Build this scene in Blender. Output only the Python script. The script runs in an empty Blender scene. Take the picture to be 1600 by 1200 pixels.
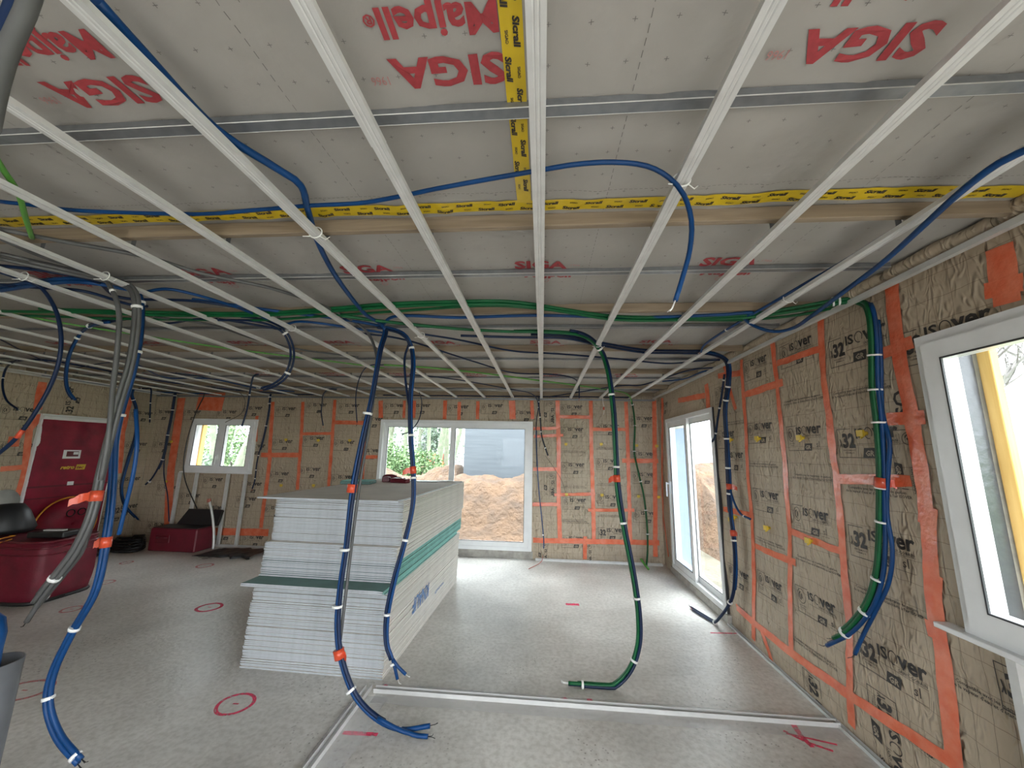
import bpy, math, random
from mathutils import Vector, Matrix, noise
random.seed(7)
PI = math.pi
V = Vector
# ---------------------------------------------------------------- camera
FPX = 588.06; YAW, PITCH, ROLL = 0.08266, 0.18007, 0.021095; CAMZ = 1.70
fwd = V((-math.sin(YAW)*math.cos(PITCH), math.cos(YAW)*math.cos(PITCH), math.sin(PITCH)))
_r = fwd.cross(V((0, 0, 1))).normalized(); _u = _r.cross(fwd)
cR = _r*math.cos(ROLL) + _u*math.sin(ROLL); cU = -_r*math.sin(ROLL) + _u*math.cos(ROLL)
cam = bpy.data.cameras.new('camera'); cam.sensor_width = 36; cam.lens = FPX/1600*36; cam.clip_start = .02; cam.clip_end = 400
camo = bpy.data.objects.new('camera', cam); bpy.context.collection.objects.link(camo)
camo.matrix_world = Matrix(((cR.x, cU.x, -fwd.x, 0), (cR.y, cU.y, -fwd.y, 0), (cR.z, cU.z, -fwd.z, CAMZ), (0, 0, 0, 1)))
sc = bpy.context.scene; sc.camera = camo
# ---------------------------------------------------------------- world, daylight, exposure
w = bpy.data.worlds.new('sky'); sc.world = w; w.use_nodes = True
bgn = w.node_tree.nodes['Background']; bgn.inputs[0].default_value = (.90, .95, 1.0, 1); bgn.inputs[1].default_value = 9.0
sc.view_settings.view_transform = 'Standard'; sc.view_settings.look = 'None'
sc.view_settings.exposure = 0.6; sc.view_settings.gamma = 1
sc.cycles.max_bounces = 8; sc.cycles.diffuse_bounces = 5; sc.cycles.transparent_max_bounces = 24
sc.cycles.sample_clamp_indirect = 4
def area(name, loc, rot, sx, sy, power, col=(1, 1, 1)):
    l = bpy.data.lights.new(name, 'AREA'); l.shape = 'RECTANGLE'; l.size = sx; l.size_y = sy; l.energy = power; l.color = col
    o = bpy.data.objects.new(name, l); bpy.context.collection.objects.link(o); o.location = loc; o.rotation_euler = rot
    return o
# added area lights in place of daylight from unseen openings behind and beside camera
area('added_light_rear', (-.5, -3.5, 1.35), (PI/2-.5, 0, 0), 3.0, 2.0, 22, (.93, .97, 1))
area('added_light_side', (1.90, -1.7, 1.35), (0, PI/2-.45, 0), 2.0, 2.0, 58, (.95, .98, 1))

# ---------------------------------------------------------------- helpers
COL = bpy.context.collection
def ray(px, py): return (cR*((px-800)/FPX) + cU*((600-py)/FPX) + fwd)
def at(px, py, ax, val):
    d = ray(px, py); i = 'XYZ'.index(ax); c = (0, 0, CAMZ)[i]
    return V((0, 0, CAMZ)) + d*((val-c)/d[i])

class MB:
    def __init__(s): s.v = []; s.f = []; s.m = []; s.s = []
    def face(s, ids, m=0, sm=False): s.f.append(ids); s.m.append(m); s.s.append(sm)
    def add(s, vs, fs, m=0, sm=False):
        b = len(s.v); s.v += [tuple(x) for x in vs]
        for f in fs: s.face([b+i for i in f], m, sm)
    def box(s, a, b, m=0, M=None, bev=0):
        x0, y0, z0 = a; x1, y1, z1 = b
        if bev:
            e = bev; P = []
            for (X, sx) in ((x0, 1), (x1, -1)):
                for (Y, sy) in ((y0, 1), (y1, -1)):
                    for (Z, sz) in ((z0, 1), (z1, -1)):
                        P += [(X, Y+sy*e, Z+sz*e), (X+sx*e, Y, Z+sz*e), (X+sx*e, Y+sy*e, Z)]
            def i(a, b, c, k): return (a*4+b*2+c)*3+k
            F = [[i(0,0,0,0), i(0,0,1,0), i(0,1,1,0), i(0,1,0,0)], [i(1,0,0,0), i(1,1,0,0), i(1,1,1,0), i(1,0,1,0)],
                 [i(0,0,0,1), i(1,0,0,1), i(1,0,1,1), i(0,0,1,1)], [i(0,1,0,1), i(0,1,1,1), i(1,1,1,1), i(1,1,0,1)],
                 [i(0,0,0,2), i(0,1,0,2), i(1,1,0,2), i(1,0,0,2)], [i(0,0,1,2), i(1,0,1,2), i(1,1,1,2), i(0,1,1,2)]]
            for a_ in (0, 1):
                for b_ in (0, 1):
                    F.append([i(a_,b_,0,0), i(a_,b_,1,0), i(a_,b_,1,1), i(a_,b_,0,1)])
                    F.append([i(a_,0,b_,0), i(a_,1,b_,0), i(a_,1,b_,2), i(a_,0,b_,2)])
                    F.append([i(0,a_,b_,1), i(1,a_,b_,1), i(1,a_,b_,2), i(0,a_,b_,2)])
                    for c_ in (0, 1): F.append([i(a_,b_,c_,0), i(a_,b_,c_,1), i(a_,b_,c_,2)])
        else:
            P = [(x, y, z) for x in (x0, x1) for y in (y0, y1) for z in (z0, z1)]
            F = [[0,1,3,2], [4,6,7,5], [0,4,5,1], [2,3,7,6], [0,2,6,4], [1,5,7,3]]
        if M is not None: P = [M @ V(p) for p in P]
        s.add(P, F, m)
    def tube(s, pts, r, seg=8, m=0, caps=True):
        pts = [V(p) for p in pts]; n = len(pts); rings = []
        t0 = (pts[1]-pts[0]).normalized(); up = V((0, 0, 1)) if abs(t0.z) < .9 else V((0, 1, 0))
        nx = t0.cross(up).normalized()
        vs = []
        for i in range(n):
            t = (pts[min(i+1, n-1)]-pts[max(i-1, 0)])
            t = t.normalized() if t.length > 1e-9 else t0
            nx = (nx - t*nx.dot(t)).normalized(); ny = t.cross(nx)
            rr = r[i] if isinstance(r, (list, tuple)) else r
            for k in range(seg):
                a = 2*PI*k/seg; vs.append(pts[i]+nx*(math.cos(a)*rr)+ny*(math.sin(a)*rr))
        fs = [[i*seg+k, i*seg+(k+1) % seg, (i+1)*seg+(k+1) % seg, (i+1)*seg+k] for i in range(n-1) for k in range(seg)]
        s.add(vs, fs, m, True)
        if caps:
            b = len(s.v)-len(vs)
            s.face([b+k for k in range(seg)][::-1], m); s.face([b+(n-1)*seg+k for k in range(seg)], m)
    def prof(s, poly, axis, a0, a1, org=(0, 0, 0), m=0, caps=True):
        """closed 2-D polygon (built as outer+inner halves) extruded along X, Y or Z"""
        def P(p, a):
            if axis == 'X': return (a, org[1]+p[0], org[2]+p[1])
            if axis == 'Y': return (org[0]+p[0], a, org[2]+p[1])
            return (org[0]+p[0], org[1]+p[1], a)
        n = len(poly); s.add([P(p, a0) for p in poly]+[P(p, a1) for p in poly], [[i, (i+1) % n, n+(i+1) % n, n+i] for i in range(n)], m)
        if caps:
            b = len(s.v)-2*n; h = n//2
            for i in range(h-1):
                q = [i, i+1, n-2-i, n-1-i]
                s.face([b+k for k in q], m); s.face([b+n+k for k in q], m)
    def lathe(s, prof, c, seg=24, m=0, ax=2):
        vs = []
        for r, z in prof:
            for k in range(seg):
                a = 2*PI*k/seg; q = [math.cos(a)*r, math.sin(a)*r, z]
                if ax == 0: q = [z, math.cos(a)*r, math.sin(a)*r]
                if ax == 1: q = [math.cos(a)*r, z, math.sin(a)*r]
                vs.append((c[0]+q[0], c[1]+q[1], c[2]+q[2]))
        s.add(vs, [[i*seg+k, i*seg+(k+1) % seg, (i+1)*seg+(k+1) % seg, (i+1)*seg+k] for i in range(len(prof)-1) for k in range(seg)], m, True)
def tag(o, label=None, cat=None, group=None, kind=None):
    if label: o['label'] = label
    if cat: o['category'] = cat
    if group: o['group'] = group
    if kind: o['kind'] = kind
    return o
def obj(name, mb, mats, parent=None):
    me = bpy.data.meshes.new(name); me.from_pydata(mb.v, [], mb.f)
    for m in (mats if isinstance(mats, (list, tuple)) else [mats]): me.materials.append(m)
    me.polygons.foreach_set('material_index', mb.m); me.polygons.foreach_set('use_smooth', mb.s); me.update()
    o = bpy.data.objects.new(name, me); COL.objects.link(o)
    if parent is not None:
        o.parent = parent
        if parent.location.length > 0:
            pass
    return o
def thing(name, label, cat, group=None, loc=(0, 0, 0)):
    o = bpy.data.objects.new(name, None); COL.objects.link(o); o.location = loc; o.empty_display_size = .1
    return tag(o, label, cat, group)
def part(name, mb, mats, parent, label=None):
    """mesh given in world coordinates, stored relative to its thing's base"""
    p = parent; off = V((0, 0, 0))
    while p is not None: off += p.location; p = p.parent
    mb.v = [(x-off.x, y-off.y, z-off.z) for x, y, z in mb.v]
    o = obj(name, mb, mats, parent)
    if label: o['label'] = label
    return o
def catmull(P, step=.03):
    P = [V(p) for p in P]
    if len(P) == 2: P = [P[0], (P[0]+P[1])/2, P[1]]
    Q = [P[0]*2-P[1]] + P + [P[-1]*2-P[-2]]; out = []
    for i in range(1, len(Q)-2):
        a, b, c, d = Q[i-1:i+3]; n = max(2, int((c-b).length/step))
        for k in range(n):
            t = k/n
            out.append(.5*((2*b)+(c-a)*t+(2*a-5*b+4*c-d)*t*t+(3*b-a-3*c+d)*t**3))
    out.append(P[-1]); return out

# ---------------------------------------------------------------- materials
def new_mat(name):
    m = bpy.data.materials.new(name); m.use_nodes = True
    return m, m.node_tree.nodes, m.node_tree.links, m.node_tree.nodes['Principled BSDF']
def mat(name, col, rough=.6, metal=0, var=.12, nscale=8, bump=0, bscale=60, bdist=.01, spec=None, coord='Object', col2=None, detail=4):
    m, N, L, b = new_mat(name)
    tc = N.new('ShaderNodeTexCoord'); nz = N.new('ShaderNodeTexNoise'); nz.inputs['Scale'].default_value = nscale; nz.inputs['Detail'].default_value = detail
    L.new(tc.outputs[coord], nz.inputs['Vector'])
    mx = N.new('ShaderNodeMix'); mx.data_type = 'RGBA'
    c2 = col2 or [c*(1-var*2) for c in col]
    mx.inputs[6].default_value = (*[min(1, c*(1+var*.3)) for c in col], 1) if not col2 else (*col, 1); mx.inputs[7].default_value = (*c2, 1)
    cr = N.new('ShaderNodeMapRange'); cr.inputs[1].default_value = .35; cr.inputs[2].default_value = .7
    L.new(nz.outputs[0], cr.inputs[0]); L.new(cr.outputs[0], mx.inputs[0]); L.new(mx.outputs[2], b.inputs['Base Color'])
    b.inputs['Roughness'].default_value = rough; b.inputs['Metallic'].default_value = metal
    if spec is not None: b.inputs['Specular IOR Level'].default_value = spec
    if bump:
        n2 = N.new('ShaderNodeTexNoise'); n2.inputs['Scale'].default_value = bscale; n2.inputs['Detail'].default_value = 5
        L.new(tc.outputs[coord], n2.inputs['Vector'])
        bp = N.new('ShaderNodeBump'); bp.inputs['Strength'].default_value = bump; bp.inputs['Distance'].default_value = bdist
        L.new(n2.outputs[0], bp.inputs['Height']); L.new(bp.outputs[0], b.inputs['Normal'])
    return m
def kraft(name, ax):
    m, N, L, b = new_mat(name)
    tc = N.new('ShaderNodeTexCoord')
    n1 = N.new('ShaderNodeTexNoise'); n1.inputs['Scale'].default_value = 2.2; n1.inputs['Detail'].default_value = 6; L.new(tc.outputs['Object'], n1.inputs['Vector'])
    mx = N.new('ShaderNodeMix'); mx.data_type = 'RGBA'; mx.inputs[6].default_value = (.50, .41, .30, 1); mx.inputs[7].default_value = (.36, .29, .21, 1)
    L.new(n1.outputs[0], mx.inputs[0])
    # distortion so that the printed squares follow the crumpled paper
    nd = N.new('ShaderNodeTexNoise'); nd.inputs['Scale'].default_value = 6; L.new(tc.outputs['Object'], nd.inputs['Vector'])
    sp = N.new('ShaderNodeSeparateXYZ'); L.new(tc.outputs['Object'], sp.inputs[0])
    def line(out, period, width, amp):
        a = N.new('ShaderNodeMath'); a.operation = 'MULTIPLY_ADD'; L.new(nd.outputs[0], a.inputs[0]); a.inputs[1].default_value = amp; L.new(out, a.inputs[2])
        d = N.new('ShaderNodeMath'); d.operation = 'DIVIDE'; L.new(a.outputs[0], d.inputs[0]); d.inputs[1].default_value = period
        f = N.new('ShaderNodeMath'); f.operation = 'FRACT'; L.new(d.outputs[0], f.inputs[0])
        g = N.new('ShaderNodeMath'); g.operation = 'LESS_THAN'; L.new(f.outputs[0], g.inputs[0]); g.inputs[1].default_value = width/period
        return g
    g1 = line(sp.outputs[ax], .085, .0024, .02); g2 = line(sp.outputs['Z'], .12, .0024, .03)
    ad = N.new('ShaderNodeMath'); ad.operation = 'MAXIMUM'; L.new(g1.outputs[0], ad.inputs[0]); L.new(g2.outputs[0], ad.inputs[1])
    ml = N.new('ShaderNodeMath'); ml.operation = 'MULTIPLY'; L.new(ad.outputs[0], ml.inputs[0]); ml.inputs[1].default_value = .75
    m2 = N.new('ShaderNodeMix'); m2.data_type = 'RGBA'; L.new(ml.outputs[0], m2.inputs[0]); L.new(mx.outputs[2], m2.inputs[6]); m2.inputs[7].default_value = (.12, .085, .055, 1)
    L.new(m2.outputs[2], b.inputs['Base Color']); b.inputs['Roughness'].default_value = .55
    # crumple
    mp = N.new('ShaderNodeMapping'); mp.inputs['Scale'].default_value = (1, 1, .45); L.new(tc.outputs['Object'], mp.inputs[0])
    c1 = N.new('ShaderNodeTexNoise'); c1.inputs['Scale'].default_value = 22; c1.inputs['Detail'].default_value = 7; c1.inputs['Distortion'].default_value = 1.2; L.new(mp.outputs[0], c1.inputs['Vector'])
    try: c1.noise_type = 'RIDGED_MULTIFRACTAL'
    except Exception: pass
    bp = N.new('ShaderNodeBump'); bp.inputs['Strength'].default_value = 1.0; bp.inputs['Distance'].default_value = .022
    L.new(c1.outputs[0], bp.inputs['Height']); L.new(bp.outputs[0], b.inputs['Normal'])
    return m
K_R = kraft('kraft_paper_right', 'Y'); K_F = kraft('kraft_paper_far', 'X'); K_L = kraft('kraft_paper_left', 'Y')
M_ink = mat('black_print', (.035, .03, .028), .6, var=.2, nscale=40)
M_kink = mat('kraft_in_print', (.38, .32, .24), .6)
M_tape = mat('orange_seam_tape', (.68, .13, .055), .25, var=.16, nscale=12, bump=.6, bscale=40, bdist=.005, col2=(.76, .22, .12))
M_mem = mat('ceiling_membrane', (.35, .332, .303), .6, var=.05, nscale=3, bump=.25, bscale=9, bdist=.02)
M_red = mat('red_print', (.36, .04, .048), .6, var=.1, nscale=60)
M_pinkink = mat('faint_red_print', (.50, .22, .21), .6)
M_dot = mat('grey_print', (.16, .15, .14), .6)
M_ytape = mat('yellow_tape', (.62, .44, .015), .3, var=.08, bump=.3, bscale=30, bdist=.003)
M_wood = None
def wood(name, c1, c2, ax='X'):
    m, N, L, b = new_mat(name)
    tc = N.new('ShaderNodeTexCoord'); mp = N.new('ShaderNodeMapping')
    s = {'X': (1.2, 22, 22), 'Y': (22, 1.2, 22), 'Z': (22, 22, 1.2)}[ax]; mp.inputs['Scale'].default_value = s
    L.new(tc.outputs['Object'], mp.inputs[0]); nz = N.new('ShaderNodeTexNoise'); nz.inputs['Scale'].default_value = 2; nz.inputs['Detail'].default_value = 6; nz.inputs['Distortion'].default_value = .6
    L.new(mp.outputs[0], nz.inputs['Vector']); r = N.new('ShaderNodeValToRGB'); r.color_ramp.elements[0].position = .3; r.color_ramp.elements[1].position = .7
    r.color_ramp.elements[0].color = (*c1, 1); r.color_ramp.elements[1].color = (*c2, 1); L.new(nz.outputs[0], r.inputs[0]); 
    v = N.new('ShaderNodeTexVoronoi'); v.inputs['Scale'].default_value = 3.1; L.new(tc.outputs['Object'], v.inputs['Vector'])
    k = N.new('ShaderNodeMath'); k.operation = 'LESS_THAN'; k.inputs[1].default_value = .035; L.new(v.outputs[0], k.inputs[0])
    mx = N.new('ShaderNodeMix'); mx.data_type = 'RGBA'; L.new(k.outputs[0], mx.inputs[0]); L.new(r.outputs[0], mx.inputs[6]); mx.inputs[7].default_value = (.12, .06, .03, 1)
    L.new(mx.outputs[2], b.inputs['Base Color']); b.inputs['Roughness'].default_value = .7
    return m
M_wood = wood('spruce_batten', (.20, .15, .10), (.30, .235, .165))
M_wood2 = wood('formwork_timber', (.72, .42, .12), (.85, .55, .20), 'Z')
M_galv = mat('galvanised_steel', (.66, .66, .645), .5, .25, var=.05, nscale=14, bump=.08, bscale=120, bdist=.002)
M_galvd = mat('dark_galvanised_steel', (.25, .26, .275), .4, .6, var=.08, nscale=25)
M_trimw = mat('white_edge_angle', (.62, .62, .60), .4, .2, var=.06)
M_blue = mat('blue_conduit', (.002, .045, .16), .45, var=.15, nscale=6, spec=.3)
M_dblue = mat('dark_blue_conduit', (.004, .016, .055), .45, var=.15, spec=.3)
M_green = mat('green_conduit', (.003, .095, .030), .45, var=.12, spec=.3)
M_lgreen = mat('light_green_conduit', (.10, .32, .05), .4)
M_grey = mat('grey_conduit', (.085, .085, .085), .45, var=.12)
M_black = mat('black_plastic', (.012, .012, .013), .5)
M_white = mat('white_cable_tie', (.82, .82, .80), .4, var=.04)
M_wire = mat('bare_wire_red', (.45, .07, .05), .4)
M_otape = mat('orange_flag_tape', (.60, .075, .03), .28, var=.1, bump=.5, bscale=40, bdist=.004)
M_conc = None
def concrete():
    m, N, L, b = new_mat('concrete_screed')
    tc = N.new('ShaderNodeTexCoord')
    n1 = N.new('ShaderNodeTexNoise'); n1.inputs['Scale'].default_value = .7; n1.inputs['Detail'].default_value = 8; n1.inputs['Roughness'].default_value = .6
    n2 = N.new('ShaderNodeTexNoise'); n2.inputs['Scale'].default_value = 30; n2.inputs['Detail'].default_value = 6
    n3 = N.new('ShaderNodeTexVoronoi'); n3.inputs['Scale'].default_value = 34; n3.inputs['Randomness'].default_value = 1
    nm = N.new('ShaderNodeTexNoise'); nm.inputs['Scale'].default_value = 1.1; nm.inputs['Detail'].default_value = 3
    for n in (n1, n2, n3, nm): L.new(tc.outputs['Object'], n.inputs['Vector'])
    r = N.new('ShaderNodeValToRGB'); r.color_ramp.elements[0].position = .32; r.color_ramp.elements[0].color = (.42, .40, .365, 1)
    r.color_ramp.elements[1].position = .68; r.color_ramp.elements[1].color = (.80, .775, .725, 1); L.new(n1.outputs[0], r.inputs[0])
    # small pits and crumbs
    lt = N.new('ShaderNodeMath'); lt.operation = 'LESS_THAN'; lt.inputs[1].default_value = .20; L.new(n3.outputs[0], lt.inputs[0])
    ms = N.new('ShaderNodeMapRange'); ms.inputs[1].default_value = .5; ms.inputs[2].default_value = .62; L.new(nm.outputs[0], ms.inputs[0])
    ml = N.new('ShaderNodeMath'); ml.operation = 'MULTIPLY'; L.new(lt.outputs[0], ml.inputs[0]); L.new(ms.outputs[0], ml.inputs[1])
    m8 = N.new('ShaderNodeMath'); m8.operation = 'MULTIPLY'; m8.inputs[1].default_value = .7; L.new(ml.outputs[0], m8.inputs[0])
    mx = N.new('ShaderNodeMix'); mx.data_type = 'RGBA'; L.new(m8.outputs[0], mx.inputs[0]); L.new(r.outputs[0], mx.inputs[6]); mx.inputs[7].default_value = (.20, .18, .15, 1)
    m3 = N.new('ShaderNodeMix'); m3.data_type = 'RGBA'; m3.blend_type = 'MULTIPLY'; m3.inputs[0].default_value = .55; L.new(mx.outputs[2], m3.inputs[6])
    r2 = N.new('ShaderNodeValToRGB'); r2.color_ramp.elements[0].position = .35; r2.color_ramp.elements[0].color = (.66, .64, .61, 1); r2.color_ramp.elements[1].position = .6
    L.new(n2.outputs[0], r2.inputs[0]); L.new(r2.outputs[0], m3.inputs[7]); L.new(m3.outputs[2], b.inputs['Base Color'])
    rr_ = N.new('ShaderNodeMapRange'); rr_.inputs[1].default_value = .3; rr_.inputs[2].default_value = .7; rr_.inputs[3].default_value = .24; rr_.inputs[4].default_value = .5; L.new(n1.outputs[0], rr_.inputs[0]); L.new(rr_.outputs[0], b.inputs['Roughness'])
    bp = N.new('ShaderNodeBump'); bp.inputs['Strength'].default_value = .5; bp.inputs['Distance'].default_value = .006
    L.new(n2.outputs[0], bp.inputs['Height']); L.new(bp.outputs[0], b.inputs['Normal'])
    return m
M_conc = concrete()
M_conc2 = mat('cement_sill', (.40, .38, .34), .8, var=.15, nscale=12, bump=.5, bscale=60, bdist=.005)
M_pvc = mat('white_pvc', (.80, .81, .81), .3, var=.03)
M_gasket = mat('black_gasket', (.03, .03, .035), .5)
M_gyps = mat('gypsum_cut_end', (.43, .455, .48), .8, var=.06, nscale=30)
M_paper = mat('cream_board_paper', (.74, .71, .66), .7, var=.04, nscale=5)
M_paperg = mat('grey_board_paper', (.74, .70, .64), .75, var=.07, nscale=4)
M_teal = mat('teal_board_paper', (.24, .55, .50), .7, var=.06, nscale=5)
M_dteal = mat('green_board_face', (.13, .24, .22), .7, var=.1, nscale=5)
M_blueink = mat('blue_print', (.12, .22, .45), .6)
M_redfab = mat('red_nylon', (.26, .006, .028), .5, var=.18, nscale=5, bump=.4, bscale=9, bdist=.02)
M_redbox = mat('red_plastic', (.12, .006, .015), .4, var=.12)
M_yel = mat('yellow_plastic', (.72, .50, .04), .4)
M_orcab = mat('orange_yellow_cable', (.80, .34, .03), .4)
M_film = None
def film():
    m, N, L, b = new_mat('clear_plastic_film')
    tc = N.new('ShaderNodeTexCoord'); nz = N.new('ShaderNodeTexNoise'); nz.inputs['Scale'].default_value = 22; nz.inputs['Detail'].default_value = 4; nz.inputs['Distortion'].default_value = 1
    L.new(tc.outputs['Object'], nz.inputs['Vector']); bp = N.new('ShaderNodeBump'); bp.inputs['Strength'].default_value = .8; bp.inputs['Distance'].default_value = .01
    L.new(nz.outputs[0], bp.inputs['Height']); L.new(bp.outputs[0], b.inputs['Normal'])
    b.inputs['Base Color'].default_value = (.75, .76, .77, 1); b.inputs['Roughness'].default_value = .15; b.inputs['Alpha'].default_value = .28
    return m
M_film = film()
def glass():
    m, N, L, b = new_mat('window_glass'); N.remove(b); out = N['Material Output']
    t = N.new('ShaderNodeBsdfTransparent'); t.inputs[0].default_value = (.95, .97, .97, 1); g = N.new('ShaderNodeBsdfGlossy'); g.inputs['Roughness'].default_value = .02
    lw = N.new('ShaderNodeLayerWeight'); lw.inputs[0].default_value = .5; pw = N.new('ShaderNodeMath'); pw.operation = 'POWER'; L.new(lw.outputs['Facing'], pw.inputs[0]); pw.inputs[1].default_value = 5
    f = N.new('ShaderNodeMath'); f.operation = 'MULTIPLY_ADD'; L.new(pw.outputs[0], f.inputs[0]); f.inputs[1].default_value = .35; f.inputs[2].default_value = .003; mx = N.new('ShaderNodeMixShader')
    L.new(f.outputs[0], mx.inputs[0]); L.new(t.outputs[0], mx.inputs[1]); L.new(g.outputs[0], mx.inputs[2]); L.new(mx.outputs[0], out.inputs[0])
    return m
M_glass = glass()
def paint(name, col):
    m, N, L, b = new_mat(name); tc = N.new('ShaderNodeTexCoord'); nz = N.new('ShaderNodeTexNoise'); nz.inputs['Scale'].default_value = 45; nz.inputs['Detail'].default_value = 5
    L.new(tc.outputs['Object'], nz.inputs['Vector']); r = N.new('ShaderNodeMapRange'); r.inputs[1].default_value = .33; r.inputs[2].default_value = .52
    r.inputs[3].default_value = .25; r.inputs[4].default_value = .95
    L.new(nz.outputs[0], r.inputs[0]); L.new(r.outputs[0], b.inputs['Alpha']); b.inputs['Base Color'].default_value = (*col, 1); b.inputs['Roughness'].default_value = .7
    return m
M_spray = paint('red_marking_paint', (.80, .05, .13)); M_spray2 = paint('faded_marking_paint', (.62, .22, .22))
# outdoors
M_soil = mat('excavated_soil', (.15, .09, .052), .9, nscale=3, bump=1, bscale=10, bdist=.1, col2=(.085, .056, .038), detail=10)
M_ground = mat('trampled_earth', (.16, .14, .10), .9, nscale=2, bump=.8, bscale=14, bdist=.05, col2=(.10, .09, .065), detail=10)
M_grass = mat('grass', (.12, .22, .05), .9, nscale=5, col2=(.20, .27, .09), bump=.5, bscale=30, bdist=.05)
M_bark = mat('ivy_green_bark', (.13, .17, .10), .9, nscale=5, col2=(.20, .19, .15), bump=.6, bscale=20, bdist=.03)
M_bark2 = mat('grey_bark', (.13, .12, .11), .9, bump=.4, bscale=20, bdist=.02)
M_leaf = mat('spring_foliage', (.16, .24, .09), .8, nscale=3, col2=(.09, .17, .08))
M_leaf2 = mat('hazed_blue_green_foliage', (.22, .29, .21), .8, nscale=3, col2=(.15, .21, .14))  # leaf colour lightened to put the look of haze into it
M_wallw = mat('white_render', (.72, .74, .75), .8, var=.04)
M_roof = mat('roof_tiles', (.30, .15, .10), .8)
M_orange = mat('orange_machine_paint', (.65, .13, .04), .4)
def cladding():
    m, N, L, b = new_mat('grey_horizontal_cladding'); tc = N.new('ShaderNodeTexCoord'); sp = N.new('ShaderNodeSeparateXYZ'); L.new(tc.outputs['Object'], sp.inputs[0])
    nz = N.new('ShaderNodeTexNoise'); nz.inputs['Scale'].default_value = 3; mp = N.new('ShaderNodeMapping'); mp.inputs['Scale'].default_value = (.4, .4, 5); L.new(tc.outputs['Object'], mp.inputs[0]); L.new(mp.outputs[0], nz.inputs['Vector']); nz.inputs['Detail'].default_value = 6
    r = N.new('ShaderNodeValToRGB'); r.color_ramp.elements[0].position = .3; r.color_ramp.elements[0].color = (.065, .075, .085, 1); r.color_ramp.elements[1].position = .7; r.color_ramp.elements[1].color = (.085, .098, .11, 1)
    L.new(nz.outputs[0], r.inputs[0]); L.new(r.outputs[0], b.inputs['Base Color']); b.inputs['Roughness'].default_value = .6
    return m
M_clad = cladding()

# ---------------------------------------------------------------- text and printed marks
_tc = {}
def glyphs(s, bold=0.0, res=2, shear=0):
    k = (s, bold, res, shear)
    if k in _tc: return _tc[k]
    c = bpy.data.curves.new('t', 'FONT'); c.body = s; c.size = 1; c.offset = bold; c.resolution_u = res; c.shear = shear; c.fill_mode = 'FRONT'
    o = bpy.data.objects.new('t', c); COL.objects.link(o); bpy.context.view_layer.update()
    me = bpy.data.meshes.new_from_object(o.evaluated_get(bpy.context.evaluated_depsgraph_get()))
    vs = [(v.co.x, v.co.y) for v in me.vertices]; fs = [list(p.vertices) for p in me.polygons]
    COL.objects.unlink(o); bpy.data.objects.remove(o); bpy.data.meshes.remove(me); bpy.data.curves.remove(c)
    if vs:
        x0 = min(v[0] for v in vs); x1 = max(v[0] for v in vs); vs = [((x-x0), y) for x, y in vs]; wd = x1-x0
    else: wd = 1
    _tc[k] = (vs, fs, wd); return _tc[k]
class Frame:
    """a surface with origin O, axes U (reading direction), W (up of the print), N (towards the room)"""
    def __init__(s, O, U, W, N, disp): s.O, s.U, s.W, s.N, s.disp = V(O), V(U), V(W), V(N), disp
    def pt(s, u, v, h=0):
        p = s.O+s.U*u+s.W*v
        return p+s.N*(s.disp(p)+h)
    def uv(s, px, py):
        d = ray(px, py); c = V((0, 0, CAMZ)); t = (s.O-c).dot(s.N)/d.dot(s.N); p = c+d*t-s.O
        return p.dot(s.U), p.dot(s.W)
def put_text(mb, F, s, u, v, w=None, hgt=None, m=1, bold=.02, h=.003, rot=0, res=2, u0=0, v0=0, shear=0):
    """text starting at (u,v); w: total width, hgt: size of a capital"""
    vs, fs, wd = glyphs(s, bold, res, shear); sy = (hgt/.73) if hgt else (w/wd); sx = (w/wd) if w else sy
    c, sn = math.cos(rot), math.sin(rot)
    mb.add([F.pt(u0+(u+x*sx)*c-(v+y*sy)*sn, v0+(u+x*sx)*sn+(v+y*sy)*c, h) for x, y in vs], fs, m)
def put_rect(mb, F, a, b, c, d, m=1, h=.003, rot=0, u0=0, v0=0, skew=0):
    cc, sn = math.cos(rot), math.sin(rot); n = max(1, int(abs(c-a)/.05)); k = max(1, int(abs(d-b)/.05))
    P = []
    for j in range(k+1):
        for i in range(n+1):
            x = a+(c-a)*i/n+skew*(j/k); y = b+(d-b)*j/k
            P.append(F.pt(u0+x*cc-y*sn, v0+x*sn+y*cc, h))
    mb.add(P, [[j*(n+1)+i, j*(n+1)+i+1, (j+1)*(n+1)+i+1, (j+1)*(n+1)+i] for j in range(k) for i in range(n)], m)
def put_ring(mb, F, cx, cy, r, t, m=1, h=.003, a0=0, a1=2*PI, rot=0, u0=0, v0=0, n=20, ry=None):
    ry = ry or r; c, s = math.cos(rot), math.sin(rot); P = []
    for i in range(n+1):
        a = a0+(a1-a0)*i/n
        for q in (0, t):
            x = cx+math.cos(a)*(r-q); y = cy+math.sin(a)*(ry-q); P.append(F.pt(u0+x*c-y*s, v0+x*s+y*c, h))
    mb.add(P, [[2*i, 2*i+1, 2*i+3, 2*i+2] for i in range(n)], m)
def isover(mb, F, u0, v0, s=1, rot=0, fine=True):
    """the word with its open swoosh O; starts at 0,0 inside the local frame given"""
    kw = dict(rot=rot, u0=u0, v0=v0)
    return kw
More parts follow.
